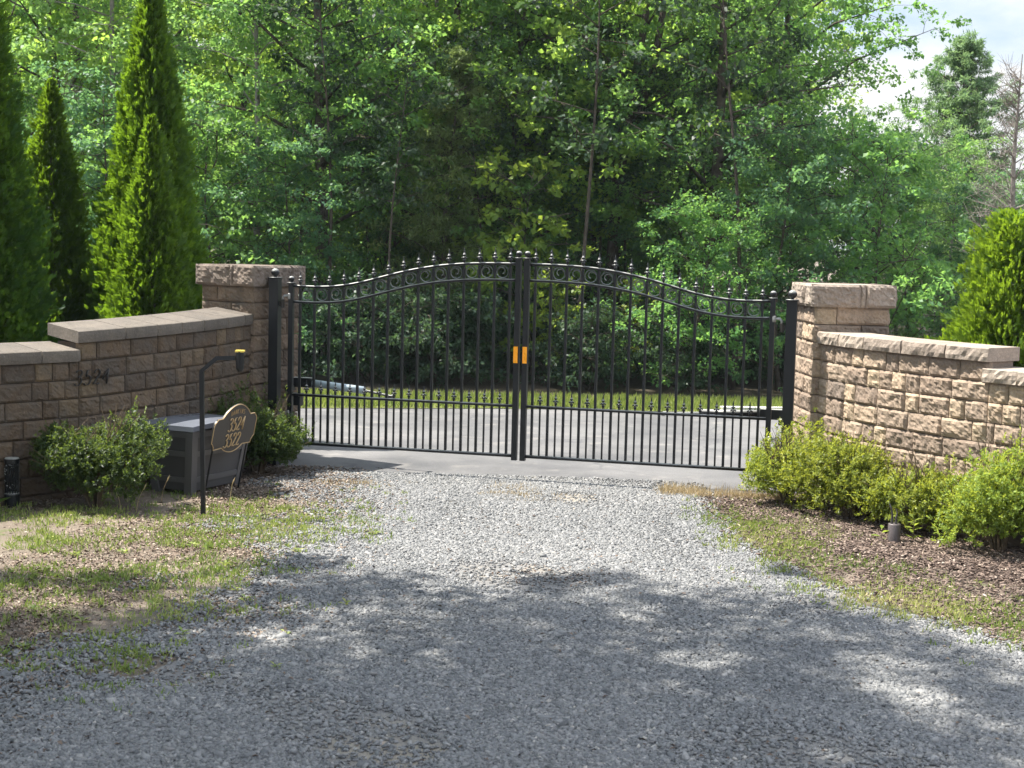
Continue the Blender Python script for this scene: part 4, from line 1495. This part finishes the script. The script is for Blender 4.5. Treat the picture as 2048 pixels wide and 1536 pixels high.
def weed(loc, nl, L, label, seed, mat, hgt=0.12, width=0.4, name='weed', cat='plant', group=None):
    rg = np.random.default_rng(seed)
    t = thing(name, label, cat, (loc[0], loc[1], 0), 0, group)
    mb = MB(); mb.tube([(0, 0, -0.02), (0.005, 0, hgt)], [0.004, 0.002], 5); mb.build('stem', MT['twig'], t)
    a = np.arange(nl) * 2.4 + rg.uniform(0, 1); z = np.linspace(0.2, 1, nl) * hgt
    C = np.stack([0.003 * np.cos(a), 0.003 * np.sin(a), z], 1)
    D = np.stack([np.cos(a), np.sin(a), rg.uniform(0.1, 0.7, nl)], 1)
    N = np.tile(np.array([[0, 0, 1.0]]), (nl, 1)) + rg.normal(0, 0.1, (nl, 3))
    link('leaves', leaves('leaves', C, D, N, np.full(nl, L) * rg.uniform(0.8, 1.15, nl), np.full(nl, L * width), rg.uniform(0.3, 0.8, nl), mat, 0.12), t)
    return t


weed((3.02, 11.05), 12, 0.075, 'leafy pale green sprout just right of the canister light', 21, MT['leaf_bright'], 0.20)
weed((2.80, 11.12), 4, 0.085, 'broad leaved seedling just left of the canister light', 22, MT['leaf_bright'], 0.10)
weed((-4.02, 11.45), 5, 0.17, 'broad green leaf in front of the leaf cut-out lantern', 23, MT['azalea_l'], 0.20, 0.55)
rw = random.Random(9)
for i, (x, y) in enumerate([(-2.5, 7.6), (-2.7, 8.4), (-1.9, 7.5), (-2.95, 9.4), (-3.2, 10.4), (-2.6, 10.0), (-2.35, 8.15), (-2.05, 8.55), (-1.55, 8.75), (-1.75, 7.95), (-1.2, 8.0), (-2.6, 9.1), (-1.45, 10.2), (-1.85, 9.7), (-2.9, 9.9), (-1.15, 7.35), (-1.65, 9.0), (-3.0, 8.7), (-2.2, 10.3), (-1.0, 10.9), (-0.95, 8.7)]):
    weed((x, y), 7, rw.uniform(0.035, 0.06), 'low broad leaved weed growing in the left verge', 40 + i, MT['grass'], 0.03, 0.45, group='weeds in the left verge')

# seeding grass stalks by the lamp post
for i, (x, y) in enumerate([(-2.26, 12.0), (-2.83, 12.05), (-3.02, 11.55), (-2.92, 11.6)]):
    t = thing('grass_stalk', ['tall seeding grass stalk right of the bent lamp post', 'seeding grass stalk before the storage box corner',
                              'thin grass stalk arching below the dark shrub', 'second thin grass stalk below the dark shrub'][i], 'grass stalk', (x, y, 0))
    mb = MB()
    l = [0.02, 0.05, -0.05, 0.06][i]
    mb.tube([(0, 0, -0.01), (l * 0.3, 0, 0.1), (l, 0, 0.19)], [0.003, 0.002, 0.0015], 4); mb.build('stem', MT['straw'], t)
    mb = MB(); mb.tube([(l, 0, 0.18), (l + 0.01, 0, 0.205), (l + 0.022, 0, 0.235)], [0.002, 0.006, 0.001], 5); mb.build('seed_head', MT['straw'], t)

# ------------------------------------------------------------------ arborvitae
def thuja(loc, h, r, label, seed, mat, n=5200, name='arborvitae_tree', L=0.085, topcut=1.0, per=7, power=0.8, vb=0.0):
    rg = np.random.default_rng(seed)
    t = thing(name, label, 'tree', (loc[0], loc[1], 0))
    mb = MB(); mb.tube([(0, 0, -0.05), (0, 0, h * 0.5), (0.01, 0.0, h * 0.93 * topcut)], [0.07, 0.04, 0.012], 8); mb.build('trunk', MT['bark'], t)
    f = (1 - (1 - rg.uniform(0, 1, n)) ** 0.60) * topcut
    a = rg.uniform(0, 2 * PI, n)
    R = r * (1 - f) ** power * np.clip(0.82 + f * 4, 0, 1)
    lump = 0.07 * np.sin(a * 3 + f * 19 + seed) + 0.07 * np.sin(a * 5 - f * 31) + 0.07 * np.sin(a * 9 + f * 53 + 1.3) + 0.06 * np.sin(a * 17 - f * 90 + seed) + rg.normal(0, 0.055, n) + (rg.uniform(0, 1, n) < 0.02) * 0.16
    R = R * (0.88 + 1.35 * lump) + 0.012
    R *= 1 - 0.35 * rg.uniform(0, 1, n) ** 3
    C = np.stack([R * np.cos(a), R * np.sin(a), 0.05 + f * h], 1)
    out = np.stack([np.cos(a), np.sin(a), np.zeros(n)], 1)
    tang = np.stack([-np.sin(a), np.cos(a), np.zeros(n)], 1)
    # each spray: a flat fan whose plane stands roughly vertical and radial
    ax = unit(out * 0.75 + np.array([0, 0, 0.8]) + rg.normal(0, 0.28, (n, 3)))
    tw = rg.uniform(-1.1, 1.1, n)[:, None]
    side = unit(np.cross(ax, tang * np.cos(tw) + out * np.sin(tw)))
    nrm = np.cross(ax, side)
    k = np.linspace(-1, 1, per)[None, :, None]
    D = ax[:, None, :] + side[:, None, :] * k * 1.0 + rg.normal(0, 0.12, (n, per, 3))
    base = C[:, None, :] + ax[:, None, :] * (1 - np.abs(k)) * L * 0.45 - ax[:, None, :] * L * 0.3
    Nn = nrm[:, None, :] + rg.normal(0, 0.25, (n, per, 3))
    Ls = np.repeat(rg.uniform(0.6, 1.25, n), per) * L * (1 - 0.35 * np.abs(np.tile(np.linspace(-1, 1, per), n)))
    A = np.clip(np.repeat(rg.beta(2, 2.4, n), per) * 0.8 + rg.normal(0.05, 0.08, n * per) + vb, 0, 1)
    me = leaves('foliage', base.reshape(-1, 3), D.reshape(-1, 3), Nn.reshape(-1, 3), Ls, Ls * 0.30, A, mat, 0.1)
    link('crown', me, t)
    # inner mass of twigs and shaded foliage that closes the middle
    n2 = n // 2
    f = rg.uniform(0, 1, n2) * topcut; a = rg.uniform(0, 2 * PI, n2)
    R = r * (1 - f) ** power * 0.66 * rg.uniform(0.4, 1, n2)
    C = np.stack([R * np.cos(a), R * np.sin(a), 0.05 + f * h], 1)
    D = np.stack([np.cos(a), np.sin(a), np.full(n2, 0.6)], 1) + rg.normal(0, 0.3, (n2, 3))
    me = leaves('inner_foliage', C, D, rg.normal(0, 1, (n2, 3)), (0.5 + (1 - f)) * L * 1.7, (0.5 + (1 - f)) * L * 1.1, rg.uniform(0, 0.45, n2), mat, 0.1)
    link('inner_foliage', me, t)
    return t


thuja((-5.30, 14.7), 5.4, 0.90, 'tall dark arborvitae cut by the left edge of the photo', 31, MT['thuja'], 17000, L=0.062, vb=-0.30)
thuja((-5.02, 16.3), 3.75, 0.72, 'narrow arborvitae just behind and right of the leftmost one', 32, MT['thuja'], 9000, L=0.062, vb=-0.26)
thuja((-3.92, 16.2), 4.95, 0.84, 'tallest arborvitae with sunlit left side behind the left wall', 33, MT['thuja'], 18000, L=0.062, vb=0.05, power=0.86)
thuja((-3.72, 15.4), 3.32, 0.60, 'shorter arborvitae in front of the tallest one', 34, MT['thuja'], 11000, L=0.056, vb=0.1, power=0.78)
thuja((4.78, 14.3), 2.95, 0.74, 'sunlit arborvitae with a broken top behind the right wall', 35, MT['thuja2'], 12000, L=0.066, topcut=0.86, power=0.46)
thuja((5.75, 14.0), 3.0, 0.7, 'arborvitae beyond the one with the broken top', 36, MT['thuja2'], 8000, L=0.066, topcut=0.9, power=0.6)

# dead tree rising behind the right arborvitae
def dead_tree(loc, h, label, seed):
    rnd = random.Random(seed)
    t = thing('dead_tree', label, 'tree', (loc[0], loc[1], 0))
    mb = MB()
    P = [(0, 0, -0.05), (0.02, 0, h * 0.4), (-0.02, 0, h * 0.75), (0.01, 0, h)]
    mb.tube(P, [0.05, 0.038, 0.022, 0.004], 8)
    mb.build('trunk', MT['deadwood'], t)
    mb = MB()
    for i in range(120):
        z = h * rnd.uniform(0.40, 0.94); a = rnd.uniform(0, 2 * PI)
        if rnd.random() < 0.35: a = PI + rnd.uniform(-1.1, 1.1)
        L = (0.52 if z < h * 0.72 else 0.25) * rnd.uniform(0.6, 1.1)
        p0 = Vector((0, 0, z)); d = Vector((math.cos(a), math.sin(a), rnd.uniform(0.15, 0.7)))
        p1 = p0 + d * L * 0.5 + Vector((0, 0, 0.02)); p2 = p0 + d * L + Vector((0, 0, rnd.uniform(-0.08, 0.14)))
        mb.tube([p0, p1, p2], [0.006, 0.004, 0.001], 4)
        for k in range(11):
            q = p0.lerp(p2, rnd.uniform(0.35, 0.95))
            e = q + Vector((rnd.uniform(-.15, .15), rnd.uniform(-.15, .15), rnd.uniform(-.02, .16)))
            mb.tube([q, e], [0.0022, 0.0008], 3)
    mb.build('branches', MT['deadwood'], t)
    return t


dead_tree((4.93, 15.0), 4.15, 'bare grey dead tree rising behind the right arborvitae', 3)

# ------------------------------------------------------------------ woodland trees
def tree(name, h, cb, R, seed, mat, bark, nlimb=26, twigs=9, per=34, leafL=0.13, leafW=0.09, trunk=0.14, lean=(0, 0), csize=0.42, shape='oval', fork=False, up=0.5):
    rnd = random.Random(seed); rg = np.random.default_rng(seed)
    root = bpy.data.objects.new(name, None); COL.objects.link(root)
    mb = MB()
    N = 9
    P = []
    for i in range(N):
        f = i / (N - 1)
        P.append(Vector((lean[0] * f * f * h + 0.12 * math.sin(f * 5 + seed), lean[1] * f * f * h + 0.10 * math.cos(f * 4 + seed) - 0.10 * math.cos(seed), -0.1 + f * h)))
    P[0] = Vector((P[0].x, P[0].y, -0.1))
    off = Vector((P[0].x, P[0].y, 0)); P = [p - off for p in P]
    rad = [trunk * (1 - 0.88 * i / (N - 1)) for i in range(N)]; rad[0] = trunk * 1.35
    mb.tube(P, rad, 8)

    def tp(f):
        x = f * (N - 1); i = min(int(x), N - 2)
        return P[i].lerp(P[i + 1], x - i)
    if fork:
        s = tp(0.35)
        mb.tube([s, s + Vector((0.5, 0.1, h * 0.14)), s + Vector((0.8, 0.2, h * 0.34)), s + Vector((1.2, 0.2, h * 0.58))], [trunk * 0.75, trunk * 0.6, trunk * 0.4, 0.02], 7)
    CC = []; AX = []; GG = []
    for i in range(nlimb):
        f = (cb + (h * 0.97 - cb) * ((i + rnd.random() * 0.8) / nlimb)) / h
        g = (f * h - cb) / (h - cb)
        a = i * 2.399 + rnd.uniform(-0.5, 0.5)
        if shape == 'oval': Rr = R * (0.35 + 0.65 * math.sin(PI * min(1, g * 0.88 + 0.14)) ** 0.7)
        elif shape == 'cone': Rr = R * (1 - g) ** 0.8 + 0.1
        else: Rr = R * (0.55 + 0.45 * math.sin(PI * min(1, g * 0.8 + 0.2)))
        Rr *= rnd.uniform(0.65, 1.15)
        s = tp(f); d = Vector((math.cos(a), math.sin(a), 0))
        e = s + d * Rr + Vector((0, 0, Rr * up * rnd.uniform(0.2, 1.2)))
        m = s.lerp(e, 0.5) + Vector((rnd.uniform(-.15, .15), rnd.uniform(-.15, .15), 0.12 * Rr * (0.6 if up > 0 else 0.2)))
        r1 = max(0.012, trunk * 0.38 * (1 - f * 0.7))
        mb.tube([s, m, e], [r1, r1 * 0.6, 0.006], 5)
        for k in range(twigs):
            q = m.lerp(e, rnd.uniform(-0.6, 1.05)) if k else e
            w = min(Rr * 0.36, 0.62)
            tip = q + Vector((rnd.gauss(0, w), rnd.gauss(0, w), rnd.gauss(0.02, w * 0.6)))
            if (tip - q).length < 0.9: mb.tube([q, q.lerp(tip, 0.5) + Vector((rnd.uniform(-.05, .05), rnd.uniform(-.05, .05), 0.05)), tip], [0.008, 0.005, 0.003], 3)
            CC.append(tip); AX.append((tip - s).normalized()); GG.append((0.4 + 0.8 * (1 - g)) if shape == 'cone' else 1.0)
    mb_me = mb.mesh(name + '_trunk', bark, True)
    link('trunk', mb_me, root)
    CC = np.array([tuple(c) for c in CC]); AX = np.array([tuple(c) for c in AX])
    nc = len(CC)
    cs = rg.uniform(0.55, 1.25, nc) * csize * np.array(GG)
    if leafL < 0.15 and csize > 0.25:
        per = int(per * 1.3); leafL *= 0.87; leafW *= 0.87
    off = rg.normal(0, 1, (nc, per, 3)); off /= np.maximum(np.linalg.norm(off, axis=2, keepdims=True), 1e-6)
    off = off * (rg.uniform(0, 1, (nc, per, 1)) ** 0.45) * cs[:, None, None] * np.array([1, 1, 0.55])
    C = (CC[:, None, :] + off).reshape(-1, 3)
    n = len(C)
    D = np.repeat(AX, per, 0) * 0.3 + rg.normal(0, 0.8, (n, 3)) + np.array([0, 0, -0.25])
    Nn = np.array([0, 0, 1.0]) + rg.normal(0, 0.55, (n, 3))
    A = np.clip(rg.beta(2, 2.5, n) * 0.7 + np.repeat(rg.normal(0.12, 0.14, nc), per), 0, 1)
    s_ = rg.uniform(0.6, 1.25, n)
    link('crown', leaves(name + '_crown', C, D, Nn, s_ * leafL, s_ * leafW, A, mat, 0.15), root)
    return root


K = {}
K['oak'] = tree('oak_tree', 10.5, 1.6, 2.9, 1, MT['leaf_oak'], MT['bark'], 34, 11, 40, 0.12, 0.085, 0.15, (0.02, 0), csize=0.34)
K['oak2'] = tree('oak_tree', 12.0, 2.4, 3.1, 2, MT['leaf_oak'], MT['bark'], 36, 13, 40, 0.125, 0.09, 0.18, (-0.02, 0), csize=0.36, shape='round')
K['maple'] = tree('maple_tree', 9.5, 1.0, 2.5, 3, MT['leaf_maple'], MT['bark'], 34, 11, 38, 0.12, 0.10, 0.11, (0.03, 0.01), csize=0.33)
K['lean'] = tree('forked_tree', 11.0, 3.0, 2.3, 4, MT['leaf_maple'], MT['bark'], 26, 9, 34, 0.12, 0.095, 0.12, (0.09, 0), fork=True, csize=0.33)
K['slim'] = tree('slender_tree', 10.5, 3.6, 1.5, 5, MT['leaf_pale'], MT['palebark'], 22, 7, 30, 0.10, 0.075, 0.085, (0.01, 0), csize=0.30)
K['under'] = tree('understorey_tree', 5.2, 0.35, 1.7, 6, MT['leaf_dark'], MT['bark'], 28, 9, 38, 0.105, 0.07, 0.05, (0.02, 0), csize=0.27, shape='round')
K['under2'] = tree('understorey_tree', 4.2, 0.25, 1.5, 7, MT['leaf_oak'], MT['bark'], 24, 9, 34, 0.10, 0.07, 0.04, (-0.03, 0), csize=0.26, shape='round', up=0.8)
K['sap'] = tree('sapling', 3.4, 0.5, 0.75, 8, MT['leaf_bright'], MT['bark'], 15, 5, 16, 0.12, 0.09, 0.022, (0.03, 0), csize=0.17, shape='round', up=0.7)
K['cedar'] = tree('cedar_tree', 6.0, 0.3, 1.15, 9, MT['cedar'], MT['bark'], 52, 9, 52, 0.10, 0.022, 0.06, (0, 0), csize=0.24, shape='cone', up=0.55)
K['pine'] = tree('pine_tree', 9.2, 0.8, 3.0, 10, MT['pine'], MT['bark'], 96, 10, 56, 0.16, 0.030, 0.13, (0, 0), csize=0.27, shape='cone', up=0.7)
K['brush'] = tree('brush', 1.5, 0.08, 0.85, 21, MT['leaf_brush'], MT['bark'], 22, 8, 30, 0.085, 0.055, 0.02, (0.05, 0), csize=0.19, shape='round', up=0.7)
K['pole'] = tree('young_tree', 6.5, 3.0, 0.9, 22, MT['leaf_brush'], MT['bark'], 10, 5, 26, 0.10, 0.07, 0.035, (0.03, 0), csize=0.25, shape='round')
K['birch'] = tree('pale_tree', 7.2, 0.5, 2.0, 11, MT['leaf_pale'], MT['palebark'], 32, 10, 46, 0.09, 0.055, 0.07, (0.02, 0), csize=0.32, shape='round', up=0.9)
K['shade'] = tree('oak_tree', 14.0, 5.0, 3.5, 12, MT['leaf_oak'], MT['bark'], 32, 10, 62, 0.14, 0.10, 0.19, (0, 0), csize=0.40, shape='round')
used = set()


def put(kind, x, y, rz, sc, label, group=None, cat='tree'):
    p = K[kind]
    o = p if kind not in used else copy_tree(p)
    used.add(kind)
    o.location = (x, y, 0)
    o.rotation_euler = (0, 0, rz)
    o.scale = (sc, sc, sc)
    for k in list(o.keys()):
        if k in ('group',): del o[k]
    tag(o, label, cat, group)
    return o


def X(px, Yd):
    return (px - 1024) / 3000 * Yd


front = [
    # kind, px, distance, rot, scale, label
    ('under', 560, 24.0, 0.3, 0.72, 'low dark leafy tree rising directly behind the left pillar'),
    ('under2', 1390, 22.3, 3.3, 0.66, 'low dark tree behind the right gate leaf near the right pillar'),
    ('under', 1560, 23.2, 2.5, 0.80, 'rounded blue green tree just left of the right pillar'),
    ('under2', 1760, 23.5, 4.2, 0.95, 'low dark tree rising above the right pillar cap'),
    ('under', 1230, 26.5, 5.1, 0.85, 'dark understorey tree behind the middle of the right gate leaf'),
    ('under2', 980, 25.6, 1.0, 0.8, 'leafy understorey tree behind the meeting posts of the gate'),
    ('under', 760, 26.6, 1.9, 0.85, 'dark understorey tree behind the middle of the left gate leaf'),
    ('under2', 440, 24.0, 5.6, 0.95, 'grey green bushy tree between the tall arborvitae and left pillar'),
    ('under', 190, 25.0, 0.9, 0.9, 'shaded understorey tree between the left arborvitaes'),
    ('cedar', 900, 24.6, 0.0, 0.92, 'feathery yellowish cedar left of the gate middle'),
    ('sap', 1062, 24.0, 0.5, 1.05, 'bright yellow green sapling just above the gate middle'),
    ('sap', 1100, 23.0, 2.5, 0.5, 'small bright sapling seen through the right gate leaf near the middle'),
    ('sap', 1250, 23.4, 4.2, 0.5, 'small bright sapling lit through the middle of the right gate leaf'),
    ('maple', 1030, 26.5, 0.6, 0.95, 'bright leafy maple above the middle of the gate'),
    ('lean', 1215, 26.0, 0.0, 0.98, 'leaning forked tree above the right gate leaf'),
    ('oak2', 640, 25.6, 1.2, 0.80, 'dark oak above the left gate leaf'),
    ('oak2', 1400, 25.6, 2.4, 0.78, 'leafy oak above the right half of the right gate leaf'),
    ('slim', 1462, 26.5, 2.0, 0.9, 'slender pale trunked tree left of the right pillar'),
    ('slim', 835, 27.0, 0.7, 0.95, 'slender pale trunked tree above the left gate leaf'),
    ('oak2', 1525, 30.0, 3.6, 0.82, 'big dark trunked oak whose crown meets the sky'),
    ('maple', 470, 30.0, 4.0, 0.98, 'maple right of the tallest arborvitae'),
    ('maple', 120, 28.0, 2.9, 1.0, 'sunlit maple between the left arborvitaes'),
    ('birch', 1880, 27.5, 0.4, 0.60, 'pale green airy tree left of the dead tree'),
    ('pine', 1905, 34.0, 0.9, 0.78, 'soft green pine standing against the sky'),
    ('birch', 1790, 30.0, 3.4, 0.64, 'pale green tree between the oak and the pine'),
    ('under', 1960, 26.0, 4.4, 0.66, 'low dark tree behind the dead tree'),
    ('oak', 0, 29.5, 5.0, 0.98, 'oak beyond the leftmost arborvitae'),
    ('slim', 250, 26.5, 3.0, 1.0, 'slender pale trunked tree behind the tallest arborvitae'),
    ('slim', 500, 26.0, 5.0, 0.88, 'slender tree right behind the left pillar'),
    ('oak2', 900, 26.6, 4.9, 0.80, 'oak whose low crown hangs over the left half of the gate'),
    ('maple', 890, 29.5, 2.2, 1.0, 'bright maple filling the gap above the left half of the gate'),
    ('oak', 1180, 27.5, 3.9, 0.95, 'oak whose low crown hangs behind the leaning forked tree'),
    ('maple', 760, 32.0, 1.0, 1.0, 'bright maple behind the slender pale trunked tree'),
    ('maple', 1330, 33.0, 5.2, 1.0, 'bright maple behind the leafy oak'),
]
for kind, px, Yd, rz, sc, lab in front:
    put(kind, X(px, Yd), Yd, rz, sc, lab)

# low brush at the foot of the woods
rw = random.Random(5)
for i in range(20):
    px = 470 + 1250 * (i + 0.5 + rw.uniform(-0.3, 0.3)) / 20
    Yd = rw.uniform(22.3, 25.5)
    put('brush', X(px, Yd), Yd, rw.uniform(0, 6.28), rw.uniform(0.5, 0.9), 'low dark brush at the foot of the woods behind the gate', 'brush behind the gate', 'bush')
for i in range(15):
    px = 560 + 1010 * (i + 0.5 + rw.uniform(-0.4, 0.4)) / 15
    Yd = rw.uniform(22.6, 27)
    put('pole', X(px, Yd), Yd, rw.uniform(0, 6.28), rw.uniform(0.8, 1.15), 'thin bare trunked young tree in the dark hollow behind the gate', 'thin young trees behind the gate')

# deeper woods: every tree still a thing, nothing tells them apart
rw = random.Random(77)
deep = []
for Yd, n, pmax in ((36, 8, 1500), (42, 9, 1520), (49, 9, 1540), (57, 9, 1560)):
    for i in range(n):
        px = -130 + (pmax + 130) * (i + 0.5 + rw.uniform(-0.35, 0.35)) / n
        deep.append((px, Yd + rw.uniform(-2, 2)))
kinds = ['maple', 'oak', 'oak2', 'maple', 'maple', 'slim']
for i, (px, Yd) in enumerate(deep):
    kd = kinds[i % 6]
    put(kd, X(px, Yd), Yd, rw.uniform(0, 6.28), rw.uniform(0.95, 1.15) + (Yd - 36) * 0.018,
        'leafy tree deep in the woods behind the front row of trees', 'trees deep in the woods')
for i in range(16):
    px = -60 + 2200 * (i + 0.5 + rw.uniform(-0.3, 0.3)) / 16
    Yd = rw.uniform(28, 38)
    put(['under', 'under2'][i % 2], X(px, Yd), Yd, rw.uniform(0, 6.28), rw.uniform(0.8, 1.1) * (0.8 if px > 1700 else 1),
        'shaded undergrowth tree between the trunks of the woods', 'undergrowth trees in the woods')
for i, (px, Yd, s) in enumerate([(1740, 46, 0.62), (1840, 50, 0.6), (1960, 48, 0.55), (2070, 46, 0.55), (2140, 40, 0.5)]):
    put('birch', X(px, Yd), Yd, rw.uniform(0, 6.28), s * 1.3, 'far low tree beneath the open sky at right', 'far low trees under the open sky')

# trees beside and behind the photographer that shade the foreground
put('shade', -6.2, 8.1, 0.4, 1.0, 'large oak standing left of the drive outside the frame')
put('shade', -4.2, 6.2, 2.2, 0.95, 'oak left of the photographer outside the frame')
put('shade', -2.2, 3.6, 4.0, 0.95, 'oak beside the photographer')
put('shade', -8.2, 5.6, 1.1, 1.0, 'oak beyond the left verge outside the frame')

# ------------------------------------------------------------------ haze volume added to lift the dark tones of the woods
hb = MB()
hb.box((0, 40, 15), (170, 150, 32))
hm = bpy.data.materials.new('haze')
hm.use_nodes = True
for n_ in list(hm.node_tree.nodes): hm.node_tree.nodes.remove(n_)
ho = hm.node_tree.nodes.new('ShaderNodeOutputMaterial')
pv = hm.node_tree.nodes.new('ShaderNodeVolumePrincipled')
pv.inputs['Color'].default_value = (0.80, 0.90, 0.95, 1)
pv.inputs['Density'].default_value = 0.0004
hm.node_tree.links.new(pv.outputs[0], ho.inputs['Volume'])
tag(hb.build('haze', hm), kind='stuff')
